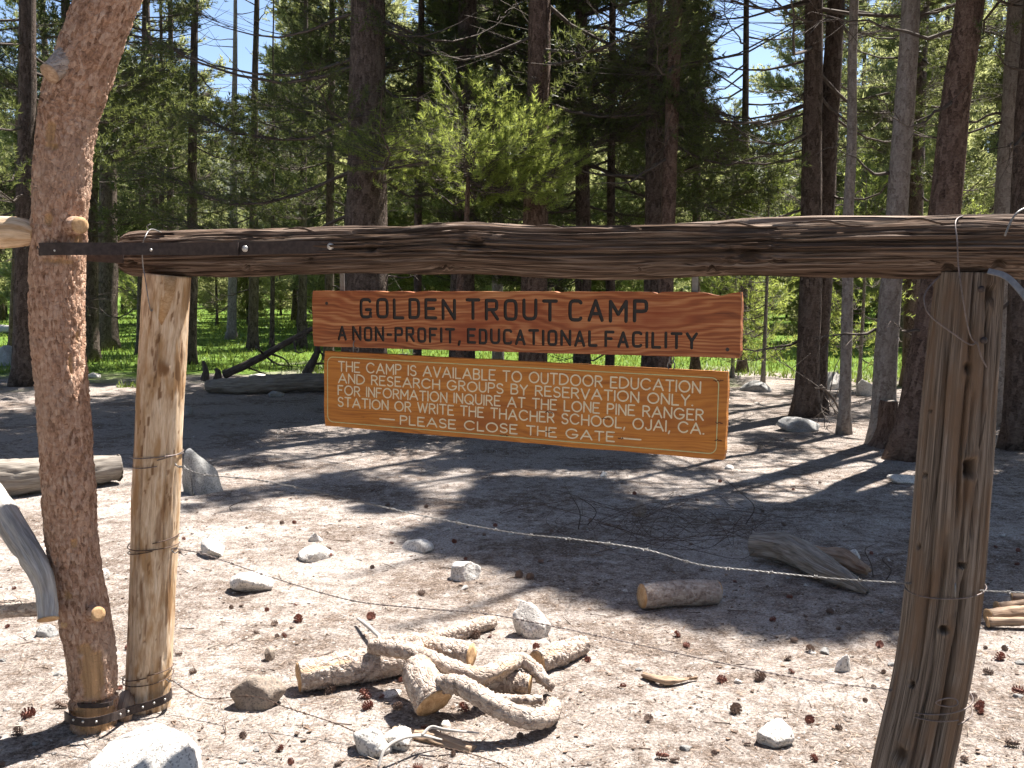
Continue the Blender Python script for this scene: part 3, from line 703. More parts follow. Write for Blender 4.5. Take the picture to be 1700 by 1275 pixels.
def disc(p, nrm, r, th, segs=10, dome=0.4):
    nrm = unit(np.array(nrm, float)); u = unit(np.cross(nrm, [0.1, 0.2, 1])); v = np.cross(nrm, u)
    a = np.linspace(0, 2 * np.pi, segs, endpoint=False); ring = np.cos(a)[:, None] * u + np.sin(a)[:, None] * v
    V = np.vstack([p + ring * r, p + ring * r + nrm * th, p + ring * r * 0.55 + nrm * th * (1 + dome), [p + nrm * th * (1 + dome)]])
    j = np.arange(segs); k = (j + 1) % segs
    F = [np.concatenate([np.stack([j, k, k + segs, j + segs], -1), np.stack([j + segs, k + segs, k + 2 * segs, j + 2 * segs], -1)]), np.stack([j + 2 * segs, k + 2 * segs, np.full(segs, 3 * segs)], -1)]
    return V, F

# grey weathered post on the right
DG = 2.75
pts = [P(x, y, DG) for x, y in [(1610, 453), (1600, 576), (1586, 753), (1570, 949), (1551, 1098), (1528, 1210), (1508, 1300)]][::-1]
b0 = P(1478, 1500, DG); b0[2] = -0.12
gp = spline(np.vstack([b0, pts]), 430)
RG = 0.101
kn = [post_coords(gp, RG, x, y, DG) + (s, d) for x, y, s, d in [(1612, 778, 0.017, 0.03), (1608, 612, 0.010, 0.02), (1600, 940, 0.012, 0.022), (1568, 1048, 0.013, 0.024), (1526, 920, 0.009, 0.012), (1548, 798, 0.008, 0.01), (1522, 1152, 0.009, 0.014), (1653, 488, 0.016, 0.012), (1545, 690, 0.006, 0.008), (1500, 1268, 0.02, 0.012)]]
dfn, st = wood_disp(RG, 11, 0.0034, kn, [(0.1, 0.05, 1.0, 0.0075, 0.05), (0.22, 1.0, 1.85, 0.005, 0.035), (-0.25, 1.05, 1.85, 0.0045, 0.03), (-0.5, 0.3, 1.1, 0.0045, 0.024), (0.75, 0.2, 1.4, 0.0045, 0.024), (-0.85, 0.6, 1.7, 0.004, 0.02), (-0.05, 0.9, 1.5, 0.005, 0.026), (2.5, 0.2, 1.6, 0.006, 0.03)], 0.07, freq=34, alongf=0.9)
V, F, g, ss, th = tube(gp, np.interp(np.linspace(0, 1, 430), [0, 0.12, 0.35, 0.7, 1], [0.112, 0.106, 0.1, 0.1, 0.088]), 150, dfn)
post_r = thing('gate_post', (b0[0], b0[1], 0), 'grey weathered gate post with knot holes and long cracks holding up the beam', 'post')
mk('post', V, F, MAT['greypost'], post_r, attrs={'grain': g, 'knot': padk(st['knot'], len(V))})

# peeled post on the left
DP = 3.68
pp = spline(np.vstack([[*(P(244, 1210, DP)[:2]), -0.15], [P(x, y, DP) for x, y in [(246, 1160), (252, 1010), (260, 800), (268, 640), (279, 457)]]]), 300)
RP = 0.084
kp = [post_coords(pp, RP, x, y, DP) + (s, d) for x, y, s, d in [(271, 610, 0.022, -0.008), (246, 640, 0.008, 0.008), (268, 470, 0.004, 0.0), (240, 1065, 0.005, 0.006)]]
dfn, st = wood_disp(RP, 23, 0.0024, kp, [(-0.42, 0.7, 1.25, 0.004, 0.02), (-0.6, 0.1, 0.6, 0.004, 0.014), (0.4, 0.0, 0.45, 0.004, 0.016), (0.1, 1.35, 1.75, 0.004, 0.016), (0.75, 0.5, 1.3, 0.004, 0.012)], 0.09, freq=12, alongf=4)
V, F, g, ss, th = tube(pp, np.interp(np.linspace(0, 1, 300), [0, 0.5, 0.85, 1], [0.086, 0.086, 0.085, 0.083]), 110, dfn)
# rags of inner bark left on the peeled wood
kmask = padk(st['knot'], len(V))
rag = fbm(np.cos(th) * 2.2, np.sin(th) * 2.2, ss * 3.5, 5, 44); r2_ = fbm(np.cos(th) * 7, np.sin(th) * 7, ss * 14, 4, 45); k2 = np.maximum(sstep(0.2, 0.3, rag) * (0.55 + 0.6 * r2_), sstep(0.36, 0.44, r2_) * 0.9) ; k2 = np.clip(k2, 0, 1)
kmask[:len(k2)] = np.maximum(kmask[:len(k2)], k2)
post_l = thing('gate_post', (pp[0][0], pp[0][1], 0), 'peeled sandy-coloured gate post strapped to the bark-covered pole', 'post')
mk('post', V, F, MAT['peeled'], post_l, attrs={'grain': g, 'knot': kmask})
# axe-hewn flat near its top
def patch(path_pts, D, push, name, mat, parent, thick=0.004):
    """a thin slab lying on a round face: outline given by pixels, bowed"""
    V = np.array([P(x, y, D - push(x, y)) for x, y in path_pts]); c = V.mean(0); c[1] -= 0.003
    Vb = V + np.array([0, 0.03, 0]); n = len(V); j = np.arange(n); k = (j + 1) % n
    VV = np.vstack([V, Vb, [c]])
    mk(name, VV, [np.stack([j, k, k + n, j + n], -1), np.stack([k, j, np.full(n, 2 * n)], -1)], mat, parent, attrs={'grain': np.stack([VV[:, 2], VV[:, 0], VV[:, 1]], -1)})
cxp = 277
patch([(247, 456), (262, 457), (280, 460), (291, 462), (287, 490), (277, 520), (268, 540), (262, 528), (253, 490)], DP, lambda x, y: math.sqrt(max(0.0001, RP ** 2 - ((x - cxp) * DP / FPX) ** 2)) + 0.003, 'hewn_face', MAT['cut'], post_l)

# beam
nb = 760
bp = np.array([P(px, py, beamD(px)) for px, py in [(207, 424), (420, 420), (640, 415), (760, 411), (950, 417), (1200, 414), (1450, 411), (1620, 410), (1820, 412)]])
bpath = spline(bp, nb)
RB = 0.08
sb = np.concatenate([[0], np.cumsum(np.linalg.norm(np.diff(bpath, axis=0), axis=1))])
def bcoord(px, py):
    D = beamD(px) - 0.07; p = P(px, py, D)
    i = np.argmin(np.hypot(bpath[:, 0] - p[0], bpath[:, 1] - D)); return float(sb[i]), float(np.arcsin(np.clip((bpath[i, 2] - p[2]) / RB, -0.95, 0.95)))
kb = [bcoord(x, y) + (s * 1.3, d * 1.3) for x, y, s, d in [(617, 413, 0.009, 0.016), (790, 402, 0.013, 0.012), (733, 447, 0.008, 0.012), (410, 444, 0.009, 0.014), (515, 432, 0.005, 0.008), (1243, 423, 0.014, 0.014), (1182, 446, 0.009, 0.014), (1062, 445, 0.006, 0.01), (222, 437, 0.011, 0.015), (1575, 445, 0.01, 0.012), (1660, 440, 0.012, 0.014)]]
dfn, st = wood_disp(RB, 5, 0.0095, kb, [(-0.12, 0.55, 1.9, 0.004, 0.02), (0.15, 1.1, 2.7, 0.004, 0.022), (-0.42, 0.3, 1.4, 0.003, 0.018), (-0.5, 1.7, 3.0, 0.0035, 0.02), (0.5, 0.2, 1.5, 0.003, 0.014), (0.6, 1.6, 2.9, 0.003, 0.016), (-0.8, 0.6, 2.4, 0.003, 0.016), (-0.22, 2.1, 3.1, 0.004, 0.024)], 0.2, freq=30, alongf=1.2)
rb = np.interp(sb, [0, 0.03, 0.08, 3.2], [0.066, 0.077, 0.081, 0.081])
V, F, g, ss, th = tube(bpath, rb, 168, dfn)
beam = thing('gate_beam', bpath[nb // 2] - np.array([0, 0, RB]), 'long weathered log beam with deep grooves lying across the two gate posts', 'beam')
mk('beam', V, F, MAT['beam'], beam, attrs={'grain': g, 'knot': padk(st['knot'], len(V))})
# splinters standing off the top of the beam
for k, (pa, ya, pb, yb_) in enumerate([(700, 374, 790, 378), (880, 377, 985, 384), (1180, 373, 1300, 376), (1330, 370, 1450, 374), (1490, 367, 1600, 369), (470, 381, 560, 386), (1620, 392, 1680, 384)]):
    ds = beamD(pa) - 0.045; a, c = P(pa, ya, ds), P(pb, yb_, beamD(pb) - 0.045)
    pth = spline(np.array([a, (a * 2 + c) / 3 + [0, 0, 0.008], (a + c * 2) / 3 - [0, 0, 0.004], c]), 14)
    V, F, g, _, _ = tube(pth, np.interp(np.linspace(0, 1, 14), [0, 0.3, 1], [0.001, 0.0045, 0.001]), 6)
    mk('splinter', V, F, MAT['beam'], beam, attrs={'grain': g})
# iron hinge strap bolted to the beam, looping round the gate pole
sp1 = [P(72, 418, 3.62), P(54, 416, 3.53), P(54, 414, 3.46), P(66, 414, 3.415), P(100, 413, 3.39), P(150, 413, 3.41), P(250, 413, 3.52), P(388, 413, 3.475), P(480, 411, 3.425), P(571, 410, 3.38)]
V, F = ribbon(spline(np.array(sp1), 60), 0.042, 0.006); strap = mk('hinge_strap', V, F, MAT['iron'], beam, smooth=False)
sp2 = [P(72, 420, 3.615), P(110, 424, 3.65), P(145, 427, 3.66), P(205, 430, 3.66)]
V, F = ribbon(spline(np.array(sp2), 16), 0.03, 0.005); mk('back_strap', V, F, MAT['iron'], beam, smooth=False)
for px, py, r_ in [(92, 416, 0.005), (251, 415, 0.005), (407, 413, 0.011), (549, 409, 0.012)]:
    dd = float(np.interp(px, [92, 250, 388, 571], [3.40, 3.515, 3.472, 3.38])) - 0.006
    V, F = disc(P(px, py, dd), (0, -1, 0), r_, 0.004); mk('bolt', V, F, MAT['bolt'], strap)
V, F = ribbon(np.array([P(381, 413, 3.468), P(396, 413, 3.46)]), 0.046, 0.008); mk('strap_joint', V, F, MAT['iron'], strap, smooth=False)
# tie wires
def wiretube(pts, r_=0.0022, n=40, segs=5): return tube(spline(np.array(pts), n), r_, segs)
def wpart(name, pts, mat, parent, r_=0.0022, n=40):
    V, F, g, _, _ = wiretube(pts, r_, n); return mk(name, V, F, mat, parent)
wpart('tie_wire', [P(268, 386, 3.70), P(255, 381, 3.66), P(247, 383, 3.62), P(240, 396, 3.58), P(236, 412, 3.60), P(237, 440, 3.62), P(241, 462, 3.60), P(245, 490, 3.59), P(250, 515, 3.60), P(254, 514, 3.6)], MAT['zinc'], post_l)
wpart('tie_wire', [P(247, 383, 3.62), P(244, 376, 3.6), P(250, 372, 3.6)], MAT['zinc'], post_l, 0.002, 8)
wpart('tie_wire', [P(1608, 358, 2.78), P(1592, 361, 2.72), P(1586, 372, 2.685), P(1589, 400, 2.66), P(1591, 440, 2.655), P(1596, 480, 2.64), P(1604, 530, 2.64), P(1612, 560, 2.64), P(1622, 570, 2.645)], MAT['wire'], post_r)
wpart('tie_wire', [P(1560, 458, 2.70), P(1540, 480, 2.68), P(1534, 500, 2.66), P(1545, 525, 2.65), P(1580, 552, 2.64), P(1610, 572, 2.635), P(1622, 570, 2.635), P(1628, 590, 2.635), P(1638, 610, 2.64)], MAT['wire'], post_r)
V, F = ribbon(spline(np.array([P(1640, 450, 2.64), P(1668, 458, 2.62), P(1690, 478, 2.6), P(1715, 510, 2.58)]), 12), 0.018, 0.004, (1, 0, 0.3)); mk('metal_strip', V, F, MAT['zinc'], post_r, smooth=False)
wpart('tie_wire', [P(1668, 392, 2.62), P(1678, 368, 2.62), P(1690, 352, 2.62), P(1710, 342, 2.64)], MAT['zinc'], beam, 0.003, 14)
for px, py in [(1628, 480), (1632, 565)]:
    V, F = disc(P(px, py, 2.652), (0.15, -1, 0), 0.009, 0.006); mk('bolt', V, F, MAT['iron'], post_r)

# gate: bark-covered pole with rails (it swings on the straps)
DB = 3.5
edges = [(1262, 158, 66), (1224, 157, 66), (1162, 155, 72), (1079, 150, 74), (915, 122, 76), (798, 113, 78), (668, 105, 76), (526, 95, 79), (353, 100, 79), (212, 110, 83), (141, 128, 90), (0, 179, 86), (-120, 225, 84), (-300, 285, 80)]
pts = [P(x, y, DB) for y, x, w_ in edges]; rw = [w_ / 2 * DB / FPX for y, x, w_ in edges]
npole = 460
pth = spline(np.array(pts), npole); prad = np.interp(np.linspace(0, len(rw) - 1, npole), np.arange(len(rw)), rw)
RK = 0.083
def polexy(px, py): return post_coords(pth, RK, px, py, DB)
bares = [polexy(x, y) + (a, c) for x, y, a, c in [(85, 222, 0.02, 0.035), (86, 243, 0.03, 0.012), (80, 365, 0.014, 0.02), (122, 905, 0.016, 0.02), (112, 610, 0.01, 0.05), (152, 1120, 0.052, 0.1), (155, 1200, 0.12, 0.065), (118, 560, 0.012, 0.02), (95, 432, 0.05, 0.012), (128, 395, 0.02, 0.04), (110, 990, 0.02, 0.02), (140, 1080, 0.03, 0.03)]]
pst = {}
def pole_disp(SS, TH):
    nper = 30
    u = SS * 30 + 2.2 * fbm(np.cos(TH) * 4, np.sin(TH) * 4, SS * 18, 3, 3); v = TH / (2 * np.pi) * nper + 1.6 * fbm(np.cos(TH) * 5, np.sin(TH) * 5, SS * 26, 3, 6)
    f1, f2, cid = voro(u, v, nper, 4)
    u2, v2 = u * 2.3, v * 2
    a1, a2, c2 = voro(u2, v2, nper * 2, 9)
    flake = np.clip((f2 - f1) * 9, 0, 1) * (0.1 + 0.9 * cid) * 0.0075 + np.clip((a2 - a1) * 7, 0, 1) * c2 * 0.005 + 0.002 * fbm(np.cos(TH) * 14, np.sin(TH) * 14, SS * 60, 3, 12)
    m = np.zeros_like(SS)
    for s0, t0, a, c in bares:
        dt = np.angle(np.exp(1j * (TH - t0))) * RK
        d = np.sqrt(((SS - s0) / c) ** 2 + (dt / a) ** 2) + 0.45 * fbm(SS * 22, TH * 3, oct=3, seed=17)
        m = np.maximum(m, 1 - sstep(0.75, 1.0, d))
    pst['bare'] = m.ravel()
    band = np.exp(-((SS - bandS) / 0.010) ** 4)
    return flake * (1 - m) - 0.003 * m - 0.012 * band + 0.006 * fbm(np.cos(TH) * 1.3, np.sin(TH) * 1.3, SS * 4, 3, 2)
bandS = polexy(155, 1170)[0]
V, F, g, ss, th = tube(pth, prad, 128, pole_disp)
gate = thing('log_gate', (pth[0][0], pth[0][1], 0), 'rustic log gate whose bent upright pole keeps its pinkish bark', 'gate')
mk('upright_pole', V, F, MAT['polebark'], gate, attrs={'grain': g, 'bare': padk(pst['bare'], len(V))})
def stub(parent, name, a, b_, r0, r1, mat, cutmat, seed=1):
    V, F, g, _, _ = tube(spline(np.array([a, (a + b_) / 2, b_]), 10), np.linspace(r0, r1, 10), 18, lambda s, t_: r0 * 0.1 * fbm(np.cos(t_) * 2, np.sin(t_) * 2, s * 20, 3, seed), caps=False)
    o_ = mk(name, V, F, mat, parent, attrs={'grain': g})
    V, F = disc(b_ - unit(b_ - a) * 0.002, unit(b_ - a), r1 * 1.02, 0.003, 18, 0.3); mk('cut_end', V, F, cutmat, o_, attrs={'grain': V - b_})
stub(gate, 'branch_stub', P(118, 376, 3.46), P(133, 374, 3.405), 0.036, 0.028, MAT['polebark'], MAT['cut'], 3)
stub(gate, 'branch_stub', P(150, 1018, 3.46), P(163, 1019, 3.415), 0.034, 0.025, MAT['polebark'], MAT['cut'], 4)
stub(gate, 'branch_stub', P(124, 92, 3.47), P(82, 122, 3.38), 0.05, 0.034, MAT['logbark'], MAT['redwood'], 5)
stub(gate, 'branch_stub', P(112, 1036, 3.46), P(107, 1036, 3.42), 0.016, 0.012, MAT['polebark'], MAT['cut'], 6)
def rail(name, pts, rads, mat, cutmat, n=70, segs=40, seed=3, ends=(False, True), amp=0.003, **kw):
    pth_ = spline(np.array(pts), n); R_ = float(np.mean(rads)); d_, s_ = wood_disp(R_, seed, amp, (), (), 0.1, freq=9, alongf=4)
    V, F, g, _, _ = tube(pth_, np.interp(np.linspace(0, 1, n), np.linspace(0, 1, len(rads)), rads), segs, d_)
    o_ = mk(name, V, F, mat, gate, attrs={'grain': g})
    for e, (p_, q_, r_) in enumerate(((pth_[0], pth_[1], rads[0]), (pth_[-1], pth_[-2], rads[-1]))):
        if ends[e]:
            d = unit(p_ - q_); V, F = disc(p_ - d * 0.001, d, r_ * 0.97, 0.003, 22, 0.2); mk('cut_end', V, F, cutmat, o_, attrs={'grain': V - p_})
rail('top_rail', [P(-420, 398, 3.9), P(-150, 392, 3.64), P(0, 386, 3.50), P(40, 386, 3.47), P(60, 390, 3.46)], [0.058, 0.06, 0.057, 0.05, 0.03], MAT['peeled'], MAT['cut'])
rail('brace', [P(-260, 600, 3.75), P(-90, 745, 3.62), P(-15, 822, 3.53), P(30, 890, 3.46), P(66, 948, 3.40), P(77, 985, 3.38), P(80, 1028, 3.34)], [0.05, 0.05, 0.05, 0.048, 0.042, 0.036, 0.037], MAT['silver'], MAT['cut'], seed=8, amp=0.006)
rail('bottom_rail', [P(-420, 1003, 3.75), P(-150, 1006, 3.65), P(0, 1008, 3.56), P(92, 1003, 3.53)], [0.043, 0.042, 0.041, 0.04], MAT['logbark'], MAT['cut'], seed=9)
# lower iron band round both uprights (fixed to the peeled post)
lo = [P(128, 1192, 3.62), P(112, 1190, 3.54), P(108, 1188, 3.44), P(122, 1196, 3.385), P(150, 1199, 3.375), P(185, 1191, 3.43), P(215, 1180, 3.54), P(250, 1170, 3.575), P(275, 1160, 3.60), P(285, 1150, 3.67), P(268, 1142, 3.77)]
V, F = ribbon(spline(np.array(lo), 60), 0.031, 0.004); band = mk('iron_band', V, F, MAT['iron'], post_l, smooth=False)
for px, py, dd in [(122, 1195, 3.385), (138, 1198, 3.375), (160, 1198, 3.385), (200, 1186, 3.48), (213, 1181, 3.53), (237, 1174, 3.563), (256, 1167, 3.575), (274, 1161, 3.597)]:
    V, F = disc(P(px, py, dd - 0.004), (0, -1, 0), 0.0045, 0.003, 8); mk('rivet', V, F, MAT['bolt'], band)
V, F = ribbon(spline(np.array([P(188, 1163, 3.52), P(184, 1168, 3.45), P(160, 1172, 3.425), P(130, 1171, 3.43), P(122, 1168, 3.5)]), 24), 0.016, 0.004); mk('collar', V, F, MAT['iron'], gate, smooth=False)
V, F, g, _, _ = tube(np.array([P(212, 1155, 3.62), P(206, 1178, 3.56), P(208, 1202, 3.55)]), [0.03, 0.034, 0.02], 12); mk('wedge', V, F, MAT['redwood'], post_l, attrs={'grain': g})

# ------------------------------------------------------------------ hanging signs
def arc(cx, cy, rx, ry, a0, a1, n=12, pw=1.0):
    a = np.radians(np.linspace(a0, a1, n)); c, s = np.cos(a), np.sin(a)
    return [(cx + rx * math.copysign(abs(x) ** pw, x), cy + ry * math.copysign(abs(y) ** pw, y)) for x, y in zip(c, s)]
def glyph(ch, sq=False):
    """stroke letters: (width, list of polylines) on a unit cap height"""
    pw = 0.5 if sq else 1.0; rw = 0.3 if sq else 0.46
    if ch == 'A': return (0.66 if sq else 0.86), [[(0, 0), (0.33 if sq else 0.43, 1)], [(0.33 if sq else 0.43, 1), (0.66 if sq else 0.86, 0)], [(0.13, 0.33), (0.53 if sq else 0.73, 0.33)]]
    if ch == 'B': return 0.62, [[(0, 0), (0, 1)], [(0, 1), (0.34, 1)] + arc(0.34, 0.77, 0.24, 0.23, 85, -85, 8) + [(0, 0.54)], [(0.3, 0.54)] + arc(0.34, 0.27, 0.28, 0.27, 85, -85, 8) + [(0, 0)]]
    if ch == 'C': return rw * 1.9, [arc(rw, 0.5, rw, 0.5, 40, 320, 16, pw)]
    if ch == 'D': return rw * 1.75, [[(0, 0), (0, 1)], [(0, 1), (0.2, 1)] + arc(0.2, 0.5, rw * 1.75 - 0.2, 0.5, 80, -80, 12, pw) + [(0.2, 0), (0, 0)]]
    if ch == 'E': return 0.58, [[(0, 0), (0, 1)], [(0, 1), (0.56, 1)], [(0, 0.52), (0.46, 0.52)], [(0, 0), (0.58, 0)]]
    if ch == 'F': return 0.55, [[(0, 0), (0, 1)], [(0, 1), (0.55, 1)], [(0, 0.52), (0.42, 0.52)]]
    if ch == 'G': return rw * 2, [arc(rw, 0.5, rw, 0.5, 40, 345, 18, pw), [(rw * 1.97, 0.42), (rw * 1.1, 0.42)]]
    if ch == 'H': return 0.68, [[(0, 0), (0, 1)], [(0.68, 0), (0.68, 1)], [(0, 0.52), (0.68, 0.52)]]
    if ch == 'I': return 0.02, [[(0.01, 0), (0.01, 1)]]
    if ch == 'J': return 0.5, [[(0.5, 1), (0.5, 0.28)] + arc(0.25, 0.28, 0.25, 0.28, -8, -165, 9)]
    if ch == 'L': return 0.52, [[(0, 1), (0, 0)], [(0, 0), (0.52, 0)]]
    if ch == 'M': return 0.78, [[(0, 0), (0, 1)], [(0, 1), (0.39, 0.35)], [(0.39, 0.35), (0.78, 1)], [(0.78, 1), (0.78, 0)]]
    if ch == 'N': return 0.66, [[(0, 0), (0, 1)], [(0, 1), (0.66, 0)], [(0.66, 0), (0.66, 1)]]
    if ch == 'O': return rw * 2, [arc(rw, 0.5, rw, 0.5, 0, 360, 22, pw)]
    if ch == 'P': return 0.58, [[(0, 0), (0, 1)], [(0, 1), (0.3, 1)] + arc(0.3, 0.74, 0.28, 0.26, 85, -85, 9, pw) + [(0, 0.48)]]
    if ch == 'Q': return rw * 2, [arc(rw, 0.5, rw, 0.5, 0, 360, 22, pw), [(rw * 1.2, 0.25), (rw * 2, -0.05)]]
    if ch == 'R': return 0.62, [[(0, 0), (0, 1)], [(0, 1), (0.3, 1)] + arc(0.3, 0.75, 0.28, 0.25, 85, -85, 9, pw) + [(0, 0.5)], [(0.28, 0.5), (0.62, 0)]]
    if ch == 'S': return 0.58, [arc(0.29, 0.75, 0.27, 0.25, 25, 262, 11) + arc(0.29, 0.25, 0.29, 0.25, 84, -155, 11)]
    if ch == 'T': return 0.66, [[(0.33, 0), (0.33, 1)], [(0, 1), (0.66, 1)]]
    if ch == 'U': return 0.64, [[(0, 1), (0, 0.32)] + arc(0.32, 0.32, 0.32, 0.32, 188, 352, 10, 0.75 if sq else 1) + [(0.64, 0.32), (0.64, 1)]]
    if ch == 'V': return 0.72, [[(0, 1), (0.36, 0)], [(0.36, 0), (0.72, 1)]]
    if ch == 'W': return 1.05, [[(0, 1), (0.27, 0)], [(0.27, 0), (0.52, 0.95)], [(0.52, 0.95), (0.78, 0)], [(0.78, 0), (1.05, 1)]]
    if ch == 'Y': return 0.66, [[(0, 1), (0.33, 0.5)], [(0.66, 1), (0.33, 0.5)], [(0.33, 0.5), (0.33, 0)]]
    if ch == '-': return 0.3, [[(0, 0.46), (0.3, 0.46)]]
    if ch == ',': return 0.08, [[(0.08, 0.06), (0.0, -0.18)]]
    if ch == '.': return 0.04, [[(0.0, 0.03), (0.04, 0.03)]]
    return 0.3, []
def layout(text, x0, x1, z0, z1, sq=False, space=0.5, track=0.26):
    """fit a line of lettering between x0..x1, baseline z0, cap top z1"""
    cur, items = 0, []
    for ch in text:
        if ch == ' ': cur += space; continue
        w_, st_ = glyph(ch, sq); items.append((cur, st_)); cur += w_ + track
    sc = (x1 - x0) / (cur - track); h = z1 - z0; out = []
    for k, (c, st_) in enumerate(items):
        jz = 0.02 * h * math.sin(k * 2.3)
        out.append([np.array([(x0 + (c + x) * sc, z0 + jz + y * h) for x, y in s_]) for s_ in st_])
    return out
def strip(pl, wd, y0, y1):
    """closed solid along a polyline in the board plane, rounded ends, from depth y0 (front) to y1"""
    closed = np.allclose(pl[0], pl[-1], atol=1e-5) and len(pl) > 4
    if closed: pl = pl[:-1]; T = np.roll(pl, -1, 0) - np.roll(pl, 1, 0)
    else: T = np.gradient(pl, axis=0)
    T = unit(T); N = np.stack([-T[:, 1], T[:, 0]], -1) * wd / 2; n = len(pl)
    L, Rr = pl + N, pl - N
    if closed:
        V2 = np.vstack([L, Rr]); V = np.vstack([np.c_[V2[:, 0], np.full(2 * n, y0), V2[:, 1]], np.c_[V2[:, 0], np.full(2 * n, y1), V2[:, 1]]])
        j = np.arange(n); k = (j + 1) % n; m = 2 * n
        F = np.concatenate([np.stack([j, k, n + k, n + j], -1), np.stack([m + j, m + n + j, m + n + k, m + k], -1), np.stack([j, m + j, m + k, k], -1), np.stack([n + j, n + k, m + n + k, m + n + j], -1)])
        return V, [F]
    a0 = np.linspace(0, np.pi, 6)[1:-1]
    cap1 = np.array([pl[-1] + N[-1] * math.cos(a) + T[-1] * wd / 2 * math.sin(a) for a in a0])
    cap0 = np.array([pl[0] - N[0] * math.cos(a) - T[0] * wd / 2 * math.sin(a) for a in a0])
    ring = np.vstack([L, cap1, Rr[::-1], cap0]); m = len(ring)
    V = np.vstack([np.c_[ring[:, 0], np.full(m, y0), ring[:, 1]], np.c_[ring[:, 0], np.full(m, y1), ring[:, 1]]])
    j = np.arange(m); k = (j + 1) % m
    q = [np.stack([k, j, m + j, m + k], -1)]
    i = np.arange(n - 1); Ri = n + 4 + (n - 1 - i); Rj = n + 4 + (n - 2 - i)
    fr = np.stack([i, i + 1, Rj, Ri], -1); q.append(fr); q.append(fr[:, ::-1] + m)
    c1 = np.array([n - 1, n, n + 1, n + 2, n + 3, n + 4]); c0 = np.array([2 * n + 3, 2 * n + 4, 2 * n + 5, 2 * n + 6, 2 * n + 7, 0])
    tri = np.array([[c[0], c[t_], c[t_ + 1]] for c in (c1, c0) for t_ in range(1, 5)])
    return V, [np.concatenate(q), np.vstack([tri, tri[:, ::-1] + m])]
def board_frame(pl, dl, pr, dr, Hh):
    TL, TR_ = P(*pl, dl), P(*pr, dr); ex = unit(TR_ - TL); W = np.linalg.norm(TR_ - TL)
    ez = np.array([0, 0, 1.0]); ez = unit(ez - ex * ex.dot(ez)); ey = np.cross(ez, ex)
    org = TL - ez * Hh
    return org, Matrix((ex, ey, ez)).transposed(), W
def local_mesh(name, V, F, mat, parent, smooth=False, sub=None):
    o_ = bpy.data.objects.new(name, mesh(name, V, F, mat, smooth)); C.objects.link(o_); o_.parent = sub or parent; return o_
def board_mesh(name, W, Hh, Tk, chips, mats, seed):
    """plank outline with small nicks along its edges, extruded, bevelled"""
    r = np.random.default_rng(seed); n = 90
    xs = np.linspace(0.004, W - 0.004, n)
    top = Hh + 0.0012 * fbm(xs * 14, xs * 0, oct=3, seed=seed); bot = 0.0016 * fbm(xs * 12, xs * 0 + 5, oct=3, seed=seed)
    for u, dp, wd in chips: top -= dp * np.exp(-((xs - u * W) / wd) ** 2)
    ring = [(x, z) for x, z in zip(xs, bot)] + [(W + 0.001 * math.sin(k * 2.1), Hh * k / 9) for k in range(1, 9)] + [(x, z) for x, z in zip(xs[::-1], top[::-1])] + [(0.001 * math.sin(k * 1.7), Hh * (1 - k / 9)) for k in range(1, 9)]
    bm = bmesh.new(); f = [bm.verts.new((x, 0, z)) for x, z in ring]; bk = [bm.verts.new((x, Tk, z)) for x, z in ring]; m = len(ring)
    bm.faces.new(f); bm.faces.new(bk[::-1])
    for j in range(m): k = (j + 1) % m; bm.faces.new([f[k], f[j], bk[j], bk[k]])
    bm.normal_update()
    me = bpy.data.meshes.new(name); bm.to_mesh(me); bm.free()
    for mt in mats: me.materials.append(mt)
    return me
def t2u(t_, wl): return t_ / (wl + t_ * (1 - wl))   # the right end is the nearer one
def carve(board_me, cut_V, cut_F, cutmat):
    bo = bpy.data.objects.new('tmp_board', board_me); C.objects.link(bo)
    cm = mesh('tmp_cut', cut_V, cut_F, [cutmat], False)
    bmn = bmesh.new(); bmn.from_mesh(cm); bmesh.ops.recalc_face_normals(bmn, faces=bmn.faces); bmn.to_mesh(cm); bmn.free()
    co = bpy.data.objects.new('tmp_cut', cm); C.objects.link(co)
    md = bo.modifiers.new('b', 'BOOLEAN'); md.object = co; md.operation = 'DIFFERENCE'; md.solver = 'EXACT'; md.use_self = True; md.material_mode = 'TRANSFER'
    dg = bpy.context.evaluated_depsgraph_get(); me = bpy.data.meshes.new_from_object(bo.evaluated_get(dg))
    bpy.data.objects.remove(bo); bpy.data.objects.remove(co)
    return me

# upper sign
HU = 0.195
org, Mx, WU = board_frame((518, 483), 3.55, (1231, 485), 2.96, HU)
sg1 = thing('hanging_sign', org, 'reddish wooden sign with black routed lettering hanging from the beam, upper of the two', 'sign'); sg1.rotation_euler = Mx.to_euler()
wl = 2.96 / 3.55
def U1(px): return t2u((px - 38) / 1622.0, wl) * WU
lines = [('GOLDEN TROUT CAMP', U1(222), U1(1302), (1 - 0.455) * HU, (1 - 0.148) * HU, 0.0113), ('A NON-PROFIT, EDUCATIONAL FACILITY', U1(136), U1(1493), (1 - 0.86) * HU, (1 - 0.64) * HU, 0.0092)]
cuts = []
for txt, xa, xb, za, zb, wd in lines:
    for pls in layout(txt, xa, xb, za, zb, True, 0.3, 0.42):
        for pl in pls: cuts.append(strip(pl, wd, -0.01 - 0.0001 * len(cuts), 0.006 + 0.00002 * len(cuts)))
bme = board_mesh('board', WU, HU, 0.038, [(0.2, 0.004, 0.012), (0.27, 0.005, 0.02), (0.62, 0.005, 0.012), (0.83, 0.006, 0.008), (0.955, 0.011, 0.035)], [MAT['board_red'], MAT['blackpaint']], 3)
V, F, _ = join([(v, f, np.zeros(len(v))) for v, f in cuts])
try: bme = carve(bme, V, F, MAT['blackpaint'])
except Exception as e: print('carve failed', e)
o = bpy.data.objects.new('board', bme); C.objects.link(o); o.parent = sg1
